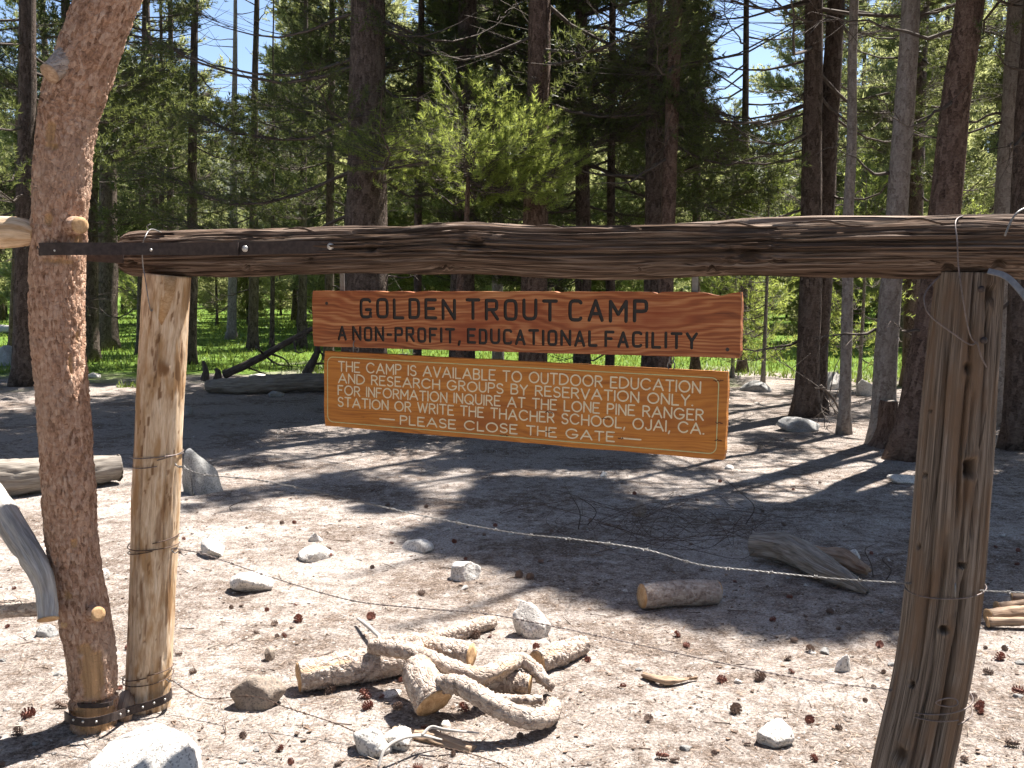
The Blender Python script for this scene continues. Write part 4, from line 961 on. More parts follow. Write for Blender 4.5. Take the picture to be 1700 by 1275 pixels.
for txt, xa, xb, za, zb, wd in lines:
    for pls in layout(txt, xa, xb, za, zb, True, 0.3, 0.42):
        ps = []
        for pl in pls: v, f = strip(pl, wd * 0.93, 0.0035 + 0.00003 * len(ps), 0.0075); ps.append((v, f, np.zeros(len(v))))
        V, F, _ = join(ps); local_mesh('letter', V, F, MAT['blackpaint'], sg1)
for u, v_, r_ in [(0.04, 0.78, 0.006), (0.975, 0.13, 0.006), (0.16, 0.55, 0.004)]:
    V, F = disc(np.array([u * WU, 0.0005, v_ * HU]), (0, -1, 0), r_, 0.0012, 8); local_mesh('nail', V, F, MAT['iron'], sg1)
for u, ang in ((0.075, 0), (0.905, 0)):   # metal hangers up to the beam
    V, F = ribbon(np.array([[u * WU, 0.02, HU - 0.012], [u * WU, 0.02, HU + 0.07]]), 0.018, 0.003, (1, 0, 0)); local_mesh('hanger', V, F, MAT['zinc'], sg1)
# lower sign
HL = 0.264
org, Mx, WL = board_frame((538, 583), 3.52, (1209, 618), 2.97, HL)
sg2 = thing('hanging_sign', org, 'amber wooden notice with cream lettering and thin border hanging under the other sign', 'sign'); sg2.rotation_euler = Mx.to_euler()
wl = 2.97 / 3.52
def U2(px): return t2u((px - 86) / 1524.0, wl) * WL
bme = board_mesh('board', WL, HL, 0.03, [(0.3, 0.002, 0.02), (0.72, 0.002, 0.03)], [MAT['board_amber']], 8)
o = bpy.data.objects.new('board', bme); C.objects.link(o); o.parent = sg2
rows = [('THE CAMP IS AVAILABLE TO OUTDOOR EDUCATION', 141, 1507, 0.126, 0.252), ('AND RESEARCH GROUPS BY RESERVATION ONLY.', 141, 1480, 0.288, 0.406), ('FOR INFORMATION INQUIRE AT THE LONE PINE RANGER', 139, 1522, 0.446, 0.566), ('STATION OR WRITE THE THACHER SCHOOL, OJAI, CA.', 139, 1526, 0.602, 0.722), ('PLEASE CLOSE THE GATE', 375, 1187, 0.786, 0.895)]
for txt, xa, xb, va, vb in rows:
    for pls in layout(txt, U2(xa), U2(xb), (1 - vb) * HL, (1 - va) * HL, False, 0.55, 0.24):
        ps = []
        for pl in pls: v, f = strip(pl, 0.0046, -0.0006 - 0.00002 * len(ps), 0.0004); ps.append((v, f, np.zeros(len(v))))
        V, F, _ = join(ps); local_mesh('letter', V, F, MAT['cream'], sg2)
    if txt.startswith('PLEASE'):
        for xa_, xb_ in ((297, 352), (1214, 1288)):
            zz = (1 - 0.845) * HL; v, f = strip(np.array([(U2(xa_), zz), (U2((xa_ + xb_) / 2), zz), (U2(xb_), zz)]), 0.0044, -0.0007, 0.0004); local_mesh('dash', v, f, MAT['cream'], sg2)
x0, x1, z0, z1, rc = U2(99), U2(1576), 0.06 * HL, 0.928 * HL, 0.022
pl = np.array(arc(x1 - rc, z1 - rc, rc, rc, 90, 0, 7) + arc(x1 - rc, z0 + rc, rc, rc, 0, -90, 7) + arc(x0 + rc, z0 + rc, rc, rc, 270, 180, 7) + arc(x0 + rc, z1 - rc, rc, rc, 180, 90, 7) + [(x1 - rc, z1)])
V, F = strip(pl, 0.0027, -0.0006, 0.0004); local_mesh('border_line', V, F, MAT['greenline'], sg2)
for u in (0.085, 0.875):   # screw eyes and hooks
    for dz, rot in ((0.006, 0), (0.024, 1)):
        a = np.linspace(0, 2 * np.pi, 17); c0 = np.array([u * WL, 0.015, HL + dz + 0.004])
        q = np.stack([np.cos(a) * 0.011, np.cos(a) * 0, np.sin(a) * 0.015], -1) if not rot else np.stack([np.cos(a) * 0.004, np.cos(a) * 0.01, np.sin(a) * 0.014], -1)
        V, F, g, _, _ = tube(c0 + q, 0.002, 6, caps=False); local_mesh('chain_link', V, F, MAT['zinc'], sg2, True)
r = np.random.default_rng(4)
for u, v_, s_ in [(0.60, 0.40, 0.012), (0.735, 0.37, 0.013), (0.49, 0.075, 0.014), (0.98, 0.9, 0.014), (0.985, 0.42, 0.01), (0.985, 0.22, 0.01), (0.60, 0.16, 0.01), (0.77, 0.15, 0.008)]:   # dark checks in the grain
    xs = np.linspace(-1, 1, 9); pl = np.stack([u * WL + xs * s_, v_ * HL + r.normal(size=9) * 0.0016], -1)
    V, F = strip(pl, 0.0028, -0.0012, 0.0005); local_mesh('wood_check', V, F, MAT['check'], sg2)

# ------------------------------------------------------------------ stones
def rock_mesh(seed, sub, dims, cuts=9, rough=0.05, flat=0.0):
    r = np.random.default_rng(seed)
    bm = bmesh.new(); bmesh.ops.create_icosphere(bm, subdivisions=sub, radius=1.0)
    V = np.array([v.co[:] for v in bm.verts]); F = np.array([[v.index for v in f.verts] for f in bm.faces]); bm.free()
    if cuts >= 7:      # broken granite: a bevelled hull of random points, finely subdivided
        bm = bmesh.new(); pts_ = unit(r.normal(size=(cuts + 7, 3))) * r.uniform(0.75, 1.1, (cuts + 7, 1))
        for p_ in pts_: bm.verts.new(p_)
        h_ = bmesh.ops.convex_hull(bm, input=bm.verts); bmesh.ops.delete(bm, geom=list({g_ for g_ in list(h_['geom_interior']) + list(h_['geom_unused']) if isinstance(g_, bmesh.types.BMVert)}), context='VERTS')
        bmesh.ops.dissolve_limit(bm, angle_limit=0.3, verts=bm.verts, edges=bm.edges); bmesh.ops.triangulate(bm, faces=bm.faces)
        bmesh.ops.bevel(bm, geom=list(bm.edges), offset=0.1, segments=2, affect='EDGES', profile=0.5); bmesh.ops.triangulate(bm, faces=bm.faces)
        bmesh.ops.subdivide_edges(bm, edges=[e for e in bm.edges if e.calc_length() > 0.25], cuts=max(1, sub - 1), use_grid_fill=True); bmesh.ops.triangulate(bm, faces=bm.faces)
        bmesh.ops.recalc_face_normals(bm, faces=bm.faces); bm.verts.index_update()
        V = np.array([v.co[:] for v in bm.verts]); F = np.array([[v.index for v in f.verts] for f in bm.faces]); bm.free()
        V *= 1 + rough * fbm(V[:, 0] * 2.6 + seed, V[:, 1] * 2.6, V[:, 2] * 2.6, 5, seed)[:, None] * 1.6
        mn, mx = V.min(0), V.max(0); V = (V - (mn + mx) / 2) / ((mx - mn) / 2)
        return V * np.array(dims), F
    for k in range(cuts + 4):
        n = unit(r.normal(size=3)); n[2] = abs(n[2]) * (0.4 if k % 2 else 1); n = unit(n)
        c = r.uniform(0.5, 0.85); d = V @ n - c
        V = V - np.clip(d, 0, None)[:, None] * n * 0.92
    V *= 1 + rough * fbm(V[:, 0] * 2.2 + seed, V[:, 1] * 2.2, V[:, 2] * 2.2, 5, seed)[:, None] * 2
    V += rough * 0.25 * np.stack([vnoise(V[:, 0] * 14, V[:, 1] * 14, V[:, 2] * 14 + k * 9, seed + k) for k in range(3)], -1)
    mn, mx = V.min(0), V.max(0); V = (V - (mn + mx) / 2) / ((mx - mn) / 2)
    return V * np.array(dims), F
def rock(px, py, wpx, hpx, mat, label, seed, depth=0.8, sub=4, sink=0.3, rz=None, tilt=0.0, cuts=11, name='stone', cat='stone', group=None, rough=0.085):
    sink = max(sink, 0.55)
    b = G(px, py); d = b[1] / FPX
    hw, hh = wpx / 2 * d, hpx * d / (2 - 2 * sink * 0.6)
    b[1] += hw * depth * 0.7
    V, F = rock_mesh(seed, sub, (hw, hw * depth, hh), cuts, rough)
    if tilt: c, s_ = math.cos(tilt), math.sin(tilt); V = np.stack([V[:, 0] * c - V[:, 2] * s_, V[:, 1], V[:, 0] * s_ + V[:, 2] * c], -1)
    z = float(gh(b[0], b[1])); V = V + np.array([b[0], b[1], z + hh * (1 - 2 * sink * 0.6)])
    o_ = mk(name, V, F, mat, origin=(b[0], b[1], z))
    return tag(o_, label, cat, group)
GR, GY_, BR = MAT['granite'], MAT['greyrock'], MAT['brownrock']
rock(222, 1308, 205, 74, GR, 'big flat-topped white stone in front of the strapped left posts', 1, 0.75, 5, 0.25, cuts=7, name='boulder', cat='rock')
rock(424, 1178, 96, 52, BR, 'dark wedge-shaped stone beside the bark log of the woodpile', 22, 0.5, 4, 0.1, cuts=12)
rock(884, 1062, 62, 64, GR, 'upright pale stone behind the woodpile branches', 3, 0.7, 4, 0.12, tilt=0.35, cuts=12)
rock(771, 967, 56, 30, GR, 'rounded white stone at the edge of the tree shade', 4, 0.8, 4, 0.15, cuts=6)
rock(332, 822, 74, 78, GY_, 'grey boulder standing behind the peeled post', 5, 0.7, 5, 0.15, cuts=7, name='boulder', cat='rock')
rock(412, 985, 78, 34, GR, 'low white stone under the middle wire right of the peeled post', 6, 0.9, 4, 0.4)
rock(335, 924, 66, 28, GR, 'half-buried white stone close to the peeled post', 7, 0.9, 4, 0.4)
rock(520, 932, 60, 20, GR, 'flat white stone half sunk in the bright sand', 8, 0.9, 4, 0.5)
rock(524, 900, 26, 14, GR, 'small white stone behind the flat sunken stone', 9, 0.8, 3, 0.4)
rock(1290, 1240, 66, 34, GR, 'white stone sunk in the sand between woodpile and grey post', 10, 0.9, 4, 0.4)
rock(1402, 1118, 34, 30, GR, 'pale triangular stone close to the middle wire', 11, 0.5, 4, 0.15, cuts=13)
rock(1003, 793, 15, 11, GR, 'small squarish white stone on dappled ground under the signs', 12, 0.8, 3, 0.1)
rock(615, 1256, 72, 42, GR, 'flat whitish stone in front of the splintered plank', 13, 0.9, 4, 0.35)
rock(655, 1245, 60, 34, GR, 'pale slab leaning against the flat whitish stone', 14, 0.9, 4, 0.3)
rock(446, 1096, 18, 22, BR, 'tiny upright brown stone above the wedge-shaped stone', 15, 0.8, 3, 0.1)
rock(690, 918, 60, 18, GR, 'low pale stone where sun meets shade', 16, 0.9, 3, 0.5)
rock(75, 1058, 36, 18, GY_, 'small dark stone under the gate rails', 17, 0.8, 3, 0.2)
rock(1062, 856, 26, 24, BR, 'small brown stone by the wire tangle', 18, 0.8, 3, 0.15)
rock(648, 1160, 36, 14, GR, 'small pale stone between the bark log and the cut round', 19, 0.8, 3, 0.3)
rock(12, 606, 46, 34, GY_, 'pale boulder at the meadow edge left of the dark pine', 20, 0.8, 4, 0.25, name='boulder', cat='rock')
rock(1380, 648, 38, 36, GR, 'pale boulder between the flared and the slender pines', 31, 0.8, 4, 0.2, name='boulder', cat='rock')
rock(1436, 658, 40, 36, GR, 'rounded pale boulder behind the stump', 32, 0.8, 4, 0.2, name='boulder', cat='rock')
rock(1258, 652, 52, 18, GY_, 'low grey boulder in the grass by the thin sapling', 33, 0.8, 4, 0.3, name='boulder', cat='rock')
rock(1270, 670, 34, 14, GR, 'low pale stone on the sunny path by the thin sapling', 34, 0.8, 3, 0.3)
rock(1330, 718, 74, 22, GY_, 'flat grey slab lying at the roots of the flared pine', 35, 0.8, 4, 0.4)
rock(428, 632, 30, 12, GR, 'small white stone in front of the dead log', 36, 0.8, 3, 0.3)
rock(152, 628, 24, 10, GR, 'small white stone behind the gate at the grass edge', 37, 0.8, 3, 0.3)
rock(690, 590, 26, 18, GR, 'pale boulder in the grass seen between the signs', 38, 0.8, 3, 0.2)
rock(1502, 803, 56, 14, GR, 'pale flat stone in the shadow left of the grey post', 39, 0.5, 3, 0.3)
rock(1418, 930, 26, 16, GR, 'pale stone in the shade behind the driftwood', 40, 0.8, 3, 0.3)
rock(290, 690, 46, 18, GY_, 'grey stone in the shade behind the peeled post', 41, 0.8, 3, 0.3)
rock(175, 960, 24, 16, GR, 'white stone between the gate pole and the peeled post', 42, 0.8, 3, 0.3)
rock(455, 660, 30, 10, GY_, 'small grey stone in front of the dead log', 43, 0.8, 3, 0.3)
rock(1212, 780, 16, 8, GR, 'tiny pale stone below the lower sign corner', 44, 0.8, 3, 0.3)
rr = np.random.default_rng(12)
sh = [rock_mesh(50 + k, 2, (1, 0.85, 0.6), 8) for k in range(5)]
shm = [mesh('cobble', v, f, GR if k % 2 else GY_) for k, (v, f) in enumerate(sh)]
for k in range(70):
    px, py = rr.uniform(0, 1700), rr.uniform(720, 1275); b = G(px, py)
    o_ = bpy.data.objects.new('cobble', shm[k % 5]); C.objects.link(o_); s_ = rr.uniform(0.008, 0.022) * (1.3 if rr.random() < 0.2 else 1)
    o_.location = (b[0], b[1], float(gh(b[0], b[1])) + s_ * 0.15); o_.scale = (s_, s_, s_); o_.rotation_euler = (0, 0, rr.random() * 6.28)
    tag(o_, 'fist-sized or smaller loose stone on the pale ground', 'stone', 'small loose stones on the ground')

# ------------------------------------------------------------------ logs, branches, stump
def log(name, label, cat, pts, rads, mat, seed, n=90, segs=48, cut=(True, True), bark=True, amp=0.004, cutmat=None, group=None, flat=1.0, notch=False):
    pts = np.array([G(*p) if len(p) == 3 else p for p in pts], float)
    pts[:, 2] += gh(pts[:, 0], pts[:, 1])
    if len(pts) == 2: pts = np.vstack([pts[0], pts.mean(0) + [0, 0, 0.002], pts[1]])
    pth_ = spline(pts, n); R_ = float(np.mean(rads)); stq = {}
    if bark:
        per = max(8, int(R_ * 2 * math.pi / 0.013))
        def disp(SS, TH):
            f1, f2, cid = voro(SS * 62 + 1.6 * fbm(np.cos(TH) * 3, np.sin(TH) * 3, SS * 20, 3, seed), TH / 6.28318 * per + 0.9 * fbm(np.cos(TH) * 4, np.sin(TH) * 4, SS * 30, 2, seed + 1), per, seed)
            m = 0.8 * sstep(0.38, 0.5, fbm(np.cos(TH) * 1.5, np.sin(TH) * 1.5, SS * 6, 3, seed + 3)); stq['bare'] = m.ravel()
            return (np.clip((f2 - f1) * 3, 0, 1) * (0.4 + cid) * amp * 1.6) * (1 - m * 0.9) + R_ * 0.1 * fbm(np.cos(TH) * 1.2, np.sin(TH) * 1.2, SS * 7, 3, seed)
    else:
        d0, s0 = wood_disp(R_, seed, amp, (), [(0.3, 0.0, 0.4, 0.003, 0.2 * R_), (-0.6, 0.1, 1.0, 0.004, 0.25 * R_)], 0.2, freq=9, alongf=4)
        disp = d0
    V, F, g, _, _ = tube(pth_, np.interp(np.linspace(0, 1, n), np.linspace(0, 1, len(rads)), rads), segs, disp)
    if flat != 1.0: V[:, 2] = (V[:, 2] - V[:, 2].min()) * flat + V[:, 2].min()
    at = {'grain': g}
    if bark: at['bare'] = padk(stq['bare'], len(V))
    c = pth_.mean(0); o_ = mk(name, V, F, mat, origin=(c[0], c[1], V[:, 2].min()), attrs=at)
    tag(o_, label, cat, group)
    for e, (p_, q_, r_) in enumerate(((pth_[0], pth_[1], rads[0]), (pth_[-1], pth_[-2], rads[-1]))):
        if cut[e]:
            d = unit(p_ - q_); V, F = disc(p_ - d * 0.002, d, r_ * 1.0, 0.005, 26, 0.15)
            V += d * (0.25 * r_ * fbm(V[:, 0] * 40, V[:, 1] * 40, V[:, 2] * 40, 2, seed))[:, None] * 0.5
            if flat != 1.0: V[:, 2] = V[:, 2].min() + (V[:, 2] - V[:, 2].min()) * flat
            mk('cut_end', V, F, cutmat or MAT['cut'], o_, attrs={'grain': V - p_})
    return o_
LB, GLG, SV, RW = MAT['logbark'], MAT['greylog'], MAT['silver'], MAT['redwood']
log('log', 'straight bark-covered log with a sawn end at the back of the woodpile', 'log', [(496, 1124, 0.058), (600, 1108, 0.06), (700, 1092, 0.06)], [0.056, 0.06, 0.058], LB, 51)
log('log', 'bark-covered log lying behind the crooked branch', 'log', [(628, 1080, 0.06), (700, 1078, 0.062), (782, 1092, 0.055)], [0.05, 0.056, 0.05], LB, 52)
log('log', 'short bark log with split end at the far right of the woodpile', 'log', [(892, 1102, 0.045), (930, 1088, 0.045), (968, 1072, 0.04)], [0.045, 0.045, 0.036], LB, 53)
log('log', 'thin pale log pointing away behind the woodpile', 'log', [(705, 1068, 0.035), (760, 1052, 0.035), (818, 1034, 0.033)], [0.03, 0.033, 0.028], LB, 54)
log('log', 'stout cut round with its sawn face turned up out of the woodpile', 'log', [(692, 1112, 0.15), (706, 1140, 0.125), (722, 1166, 0.085)], [0.058, 0.066, 0.076], LB, 55, amp=0.003)
log('log', 'short log lying under the crooked branches', 'log', [(802, 1138, 0.045), (842, 1134, 0.046), (880, 1138, 0.044)], [0.044, 0.047, 0.04], LB, 56)
log('branch', 'long crooked bark-covered branch lying across the woodpile', 'branch', [(618, 1076, 0.14), (660, 1082, 0.16), (700, 1090, 0.17), (740, 1106, 0.165), (790, 1122, 0.14), (830, 1112, 0.13), (862, 1098, 0.12), (885, 1110, 0.1), (902, 1128, 0.07), (916, 1142, 0.03)], [0.026, 0.03, 0.03, 0.03, 0.031, 0.029, 0.026, 0.023, 0.02, 0.014], LB, 57, n=110, segs=20, cut=(False, False))
log('branch', 'thick hooked branch curling at the front of the woodpile', 'branch', [(732, 1136, 0.15), (765, 1140, 0.17), (800, 1160, 0.15), (840, 1180, 0.11), (880, 1193, 0.07), (908, 1190, 0.05), (920, 1176, 0.04), (914, 1166, 0.035)], [0.03, 0.032, 0.033, 0.033, 0.033, 0.031, 0.026, 0.018], LB, 58, n=100, segs=22, cut=(False, False))
log('branch', 'short dark branch lying behind the hooked branch', 'branch', [(792, 1160, 0.03), (840, 1162, 0.04), (900, 1162, 0.03)], [0.016, 0.017, 0.012], LB, 59, n=40, segs=14, cut=(False, False))
log('twig', 'thin bare twig sticking out of the woodpile behind', 'twig', [(594, 1028, 0.03), (612, 1042, 0.05), (636, 1064, 0.06)], [0.007, 0.01, 0.011], SV, 60, n=20, segs=8, cut=(False, False), bark=False, amp=0.001)
log('plank', 'splintered grey-brown plank in front of the woodpile', 'plank', [(654, 1206, 0.02), (710, 1214, 0.026), (784, 1238, 0.022)], [0.03, 0.04, 0.03], RW, 61, segs=20, cut=(False, False), bark=False, amp=0.008, flat=0.6)
log('twig', 'bleached twig lying over the flat whitish stone', 'twig', [(628, 1275, 0.03), (640, 1245, 0.07), (668, 1226, 0.08), (700, 1222, 0.06), (734, 1228, 0.03)], [0.004, 0.006, 0.007, 0.007, 0.003], SV, 62, n=40, segs=8, cut=(False, False), bark=False, amp=0.001)
log('twig', 'bleached forked twig on the splintered plank', 'twig', [(700, 1222, 0.07), (716, 1208, 0.085), (740, 1212, 0.08), (795, 1218, 0.05)], [0.005, 0.007, 0.006, 0.003], SV, 63, n=30, segs=8, cut=(False, False), bark=False, amp=0.001)
log('log', 'single cut log lying in the tree shade below the wire tangle', 'log', [(1066, 992, 0.062), (1128, 986, 0.062), (1190, 982, 0.058)], [0.06, 0.062, 0.058], LB, 64, amp=0.002)
log('driftwood', 'twisted grey driftwood log behind the top wire near the grey post', 'log', [(1250, 904, 0.09), (1310, 912, 0.1), (1370, 945, 0.08), (1408, 965, 0.05), (1440, 984, 0.02)], [0.07, 0.085, 0.07, 0.045, 0.018], GLG, 65, n=80, segs=36, cut=(False, False), bark=False, amp=0.012)
log('driftwood', 'rotten brown chunk of wood beside the driftwood log', 'log', [(1345, 918, 0.06), (1400, 928, 0.07), (1440, 950, 0.04)], [0.04, 0.06, 0.03], RW, 66, n=40, segs=24, cut=(False, False), bark=False, amp=0.015)
log('splinter', 'broken orange-brown splinter lying on the sunny sand', 'wood chip', [(1068, 1124, 0.012), (1105, 1134, 0.022), (1158, 1128, 0.012)], [0.014, 0.022, 0.006], RW, 67, n=30, segs=14, cut=(False, False), bark=False, amp=0.01)
log('splinter', 'thin twig of pale wood on the sunny sand left of the woodpile', 'wood chip', [(345, 1075, 0.006), (366, 1068, 0.006)], [0.004, 0.003], GLG, 68, n=10, segs=6, cut=(False, False), bark=False, amp=0.001)
log('log', 'weathered grey log lying behind the gate pole', 'log', [(-120, 800, 0.14), (30, 792, 0.14), (120, 785, 0.13), (196, 778, 0.12)], [0.14, 0.14, 0.13, 0.11], GLG, 69, n=90, segs=48, cut=(False, True), bark=False, amp=0.01, cutmat=GLG)
log('log', 'grey dead log at the meadow edge under the leaning dead bough', 'log', [(345, 642, 0.1), (430, 640, 0.13), (540, 636, 0.13), (620, 636, 0.12)], [0.1, 0.14, 0.13, 0.12], GLG, 70, n=80, segs=36, cut=(False, False), bark=False, amp=0.02)
log('log', 'white bleached log lying in the sunny meadow', 'log', [(-60, 545, 0.15), (40, 548, 0.15)], [0.15, 0.12], SV, 71, n=30, segs=20, cut=(False, False), bark=False)
def deadbough(name, label, cat, pts, r0, seed, twigs=10, mat=None):
    pth_ = spline(np.array(pts), 30); r = np.random.default_rng(seed)
    bits = [tube(pth_, np.linspace(r0, r0 * 0.35, 30), 9, lambda s, t_: r0 * 0.2 * fbm(np.cos(t_) * 2, np.sin(t_) * 2, s * 8, 3, seed))[:3]]
    base = pth_[np.argmin(pth_[:, 2])]
    o_ = thing(name, (base[0], base[1], 0), label, cat); V, F, g = join(bits); mk('bough', V, F, mat or MAT['limb'], o_, attrs={'grain': g})
    for k in range(twigs):
        i = r.integers(4, 29); a = pth_[i]; d = unit(r.normal(size=3) * [1, 0.7, 0.9] + [0.2, 0, -0.1]); L = r.uniform(0.2, 0.7)
        q = spline(np.array([a, a + d * L * 0.5 + r.normal(size=3) * 0.05, a + d * L + r.normal(size=3) * 0.08]), 8); q[:, 2] = np.maximum(q[:, 2], 0.02)
        bb = [tube(q, np.linspace(r0 * 0.3, 0.004, 8), 5, caps=False)[:3]]
        for w_ in range(3):
            j = r.integers(2, 7); e = q[j] + unit(d + r.normal(size=3) * 0.7) * L * 0.4; bb.append(tube(np.array([q[j], (q[j] + e) / 2 + r.normal(size=3) * 0.02, e]), [0.006, 0.005, 0.003], 3, caps=False)[:3])
        V, F, g = join(bb); mk('twig', V, F, mat or MAT['limb'], o_, attrs={'grain': g})
    return o_
dl = G(400, 640)[1] - 0.5
deadbough('dead_bough', 'bare dead bough leaning up from the grey log towards the upper sign', 'branch', [P(372, 622, dl), P(420, 600, dl), P(470, 572, dl), P(520, 545, dl), P(560, 530, dl)], 0.07, 81, 14)
deadbough('leaning_stick', 'dark crooked stick leaning just left of the lower sign', 'branch', [P(508, 622, dl), P(520, 600, dl), P(527, 580, dl), P(524, 560, dl)], 0.075, 82, 2)
for k, (px, py) in enumerate([(340, 622), (360, 624)]):
    b = P(px, py + 10, dl - 0.1); o_ = deadbough('snag', ['pointed broken snag on the end of the grey dead log', 'short stubby snag beside the pointed snag'][k], 'snag', [b, b + [0.02, 0, 0.14], b + [-0.02, 0, 0.3 - k * 0.1]], 0.07, 84 + k, 0)
o_ = deadbough('brush', 'dry grey twiggy brush at the foot of the slender grey pine', 'brush', [P(1362, 640, 11.2), P(1385, 665, 11.2), P(1398, 695, 11.2)], 0.02, 88, 8)
# stump
b = G(1468, 742); sd_ = b[1] / FPX
pth_ = spline(np.array([b + [-0.03, 0, -0.1], b + [0, 0, 0.1], b + [0.02, 0, 0.3], b + [0.03, 0, 78 * sd_]]), 50)
V, F, g, ss, th = tube(pth_, np.interp(np.linspace(0, 1, 50), [0, 0.25, 0.45, 1], [0.17, 0.11, 0.085, 0.078]), 40, lambda s, t_: 0.02 * fbm(np.cos(t_) * 2, np.sin(t_) * 2, s * 4, 4, 7) + 0.05 * np.exp(-s / 0.12) * np.cos(t_ * 3 + 1))
o_ = mk('stump', V, F, MAT['treebark_red'], origin=(b[0], b[1], 0), attrs={'grain': g}); tag(o_, 'knee-high cut stump at the foot of the pale grey pine', 'stump')
V, F = disc(pth_[-1] - [0, 0, 0.002], (0, 0, 1), 0.076, 0.006, 24, 0.1); mk('cut_top', V, F, GLG, o_, attrs={'grain': V - pth_[-1]})
# pile of split wood right of the grey post
for k, (a, c, r_) in enumerate([((1640, 1022), (1730, 1012), 0.035), ((1655, 1008), (1740, 1000), 0.03), ((1680, 992), (1760, 996), 0.025), ((1640, 1032), (1760, 1034), 0.026)]):
    log('split_log', ['lowest reddish split stick of the little heap by the grey post', 'middle split stick of the little heap by the grey post', 'topmost thin stick of the little heap by the grey post', 'frontmost stick of the little heap by the grey post'][k], 'firewood',
        [(a[0], a[1], r_), (c[0], c[1], r_ * 1.4)], [r_, r_ * 0.9], RW, 90 + k, n=20, segs=14, bark=False, amp=0.006)

# ------------------------------------------------------------------ barbed wire
BARB = None
def barbed(label, pts, mat, seed, r_=0.0012, barbs=True, tw=0.0015):
    global BARB
    ctl = np.array(pts); L = np.linalg.norm(np.diff(ctl, axis=0), axis=1).sum(); n = int(L / 0.006)
    pth_ = spline(ctl, n); s = np.concatenate([[0], np.cumsum(np.linalg.norm(np.diff(pth_, axis=0), axis=1))]); T, N, B = frames(pth_)
    o_ = thing('barbed_wire', pth_[0], label, 'wire')
    for k in (0, 1):
        ph = s / 0.035 * 2 * np.pi + k * np.pi
        q = pth_ + tw * (np.cos(ph)[:, None] * N + np.sin(ph)[:, None] * B)
        V, F, g, _, _ = tube(q, r_, 4); mk('strand', V, F, mat, o_)
    if barbs:
        for k, sb_ in enumerate(np.arange(0.1, s[-1], 0.125)):
            i = np.searchsorted(s, sb_); r = np.random.default_rng(seed * 50 + k); bits = []
            a = np.linspace(0, 4 * np.pi, 18); c = pth_[i] + T[i] * np.linspace(-0.005, 0.005, 18)[:, None] + 0.0038 * (np.cos(a)[:, None] * N[i] + np.sin(a)[:, None] * B[i])
            bits.append(tube(c, 0.0012, 4)[:3])
            for e, sg_ in ((0, 1), (-1, -1)):
                d = unit(r.normal(size=3) + N[i] * sg_); d -= T[i] * d.dot(T[i]) * 0.7; bits.append(tube(np.array([c[e], c[e] + d * 0.007, c[e] + d * 0.014]), [0.0012, 0.0011, 0.0004], 4)[:3])
            V, F, g = join(bits); mk('barb', V, F, mat, o_)
    return o_
def wp(px, py): return P(px, py, beamD(px) - 0.06)
barbed('barbed wire drooping from the peeled post to the grey post, topmost strand', [wp(x, y) for x, y in [(262, 764), (300, 775), (340, 788), (430, 797), (530, 817), (620, 838), (720, 860), (850, 884), (960, 896), (1070, 912), (1160, 937), (1250, 947), (1380, 960), (1500, 968), (1585, 974), (1640, 981), (1760, 986)]], MAT['zinc'], 1)
barbed('barbed wire sagging from the peeled post to the grey post, middle strand', [wp(x, y) for x, y in [(255, 905), (300, 912), (345, 922), (450, 958), (580, 996), (700, 1010), (800, 1018), (900, 1036), (1050, 1068), (1200, 1101), (1350, 1130), (1480, 1146), (1555, 1163), (1600, 1175)]], MAT['wire'], 2)
barbed('rusty barbed wire trailing over the ground by the woodpile, lowest strand', [wp(x, y) for x, y in [(238, 1120), (285, 1130), (310, 1146), (345, 1160), (420, 1156), (480, 1176), (560, 1202), (620, 1228), (680, 1238)]] + [wp(740, 1246) + [0, 0, 0.01], G(830, 1268, 0.02), G(900, 1310, 0.02)], MAT['rustwire'], 3)
def coilwrap(parent, px, py, D, R, n, mat, seed, spread=0.02):
    r = np.random.default_rng(seed); a = np.linspace(0.3, 0.3 + n * 2 * np.pi, n * 40); c = P(px, py, D); 
    q = c + np.stack([R * np.sin(a), -R * np.cos(a), spread * np.sin(a * 0.37 + seed) + 0.012 * np.sin(a)], -1)
    V, F, g, _, _ = tube(q, 0.002, 5); mk('wire_wrap', V, F, mat, parent)
for k, (px, py) in enumerate([(261, 764), (254, 906), (245, 1120)]):
    coilwrap(post_l, px + 1, py - 4, DP, 0.092, 2, MAT['rustwire'] if k else MAT['wire'], k)
    w0 = wp(px - 2, py); r = np.random.default_rng(k)
    a = np.linspace(0, 8 * np.pi, 70); e = wp(px + 55, py + 14)
    q = w0 + (e - w0) * np.linspace(0, 1, 70)[:, None] + 0.0055 * np.stack([np.zeros(70), np.cos(a), np.sin(a)], -1); V, F, g, _, _ = tube(q, 0.002, 5); mk('wire_twist', V, F, MAT['zinc'], post_l)
    a = np.linspace(0, 2 * np.pi, 24); q = wp(px - 8, py - 4) + np.stack([np.cos(a) * 0.03, -0.01 + 0.01 * np.sin(a), np.sin(a) * 0.022], -1); V, F, g, _, _ = tube(q, 0.0022, 5, caps=False); mk('wire_loop', V, F, MAT['rustwire'], post_l)
coilwrap(post_r, 1546, 1168, DG, 0.107, 2, MAT['wire'], 5)
coilwrap(post_r, 1569, 974, DG, 0.105, 1, MAT['wire'], 6, 0.0)
a = np.linspace(0, 2 * np.pi, 24); q = P(1572, 1166, 2.635) + np.stack([np.cos(a) * 0.03, 0.004 * np.sin(2 * a), np.sin(a) * 0.012], -1); V, F, g, _, _ = tube(q, 0.002, 5, caps=False); mk('wire_loop', V, F, MAT['wire'], post_r)
V, F = ribbon(np.array([P(1586, 968, 2.64), P(1586, 992, 2.635)]), 0.004, 0.003, (1, 0, 0)); mk('staple', V, F, MAT['zinc'], post_r)
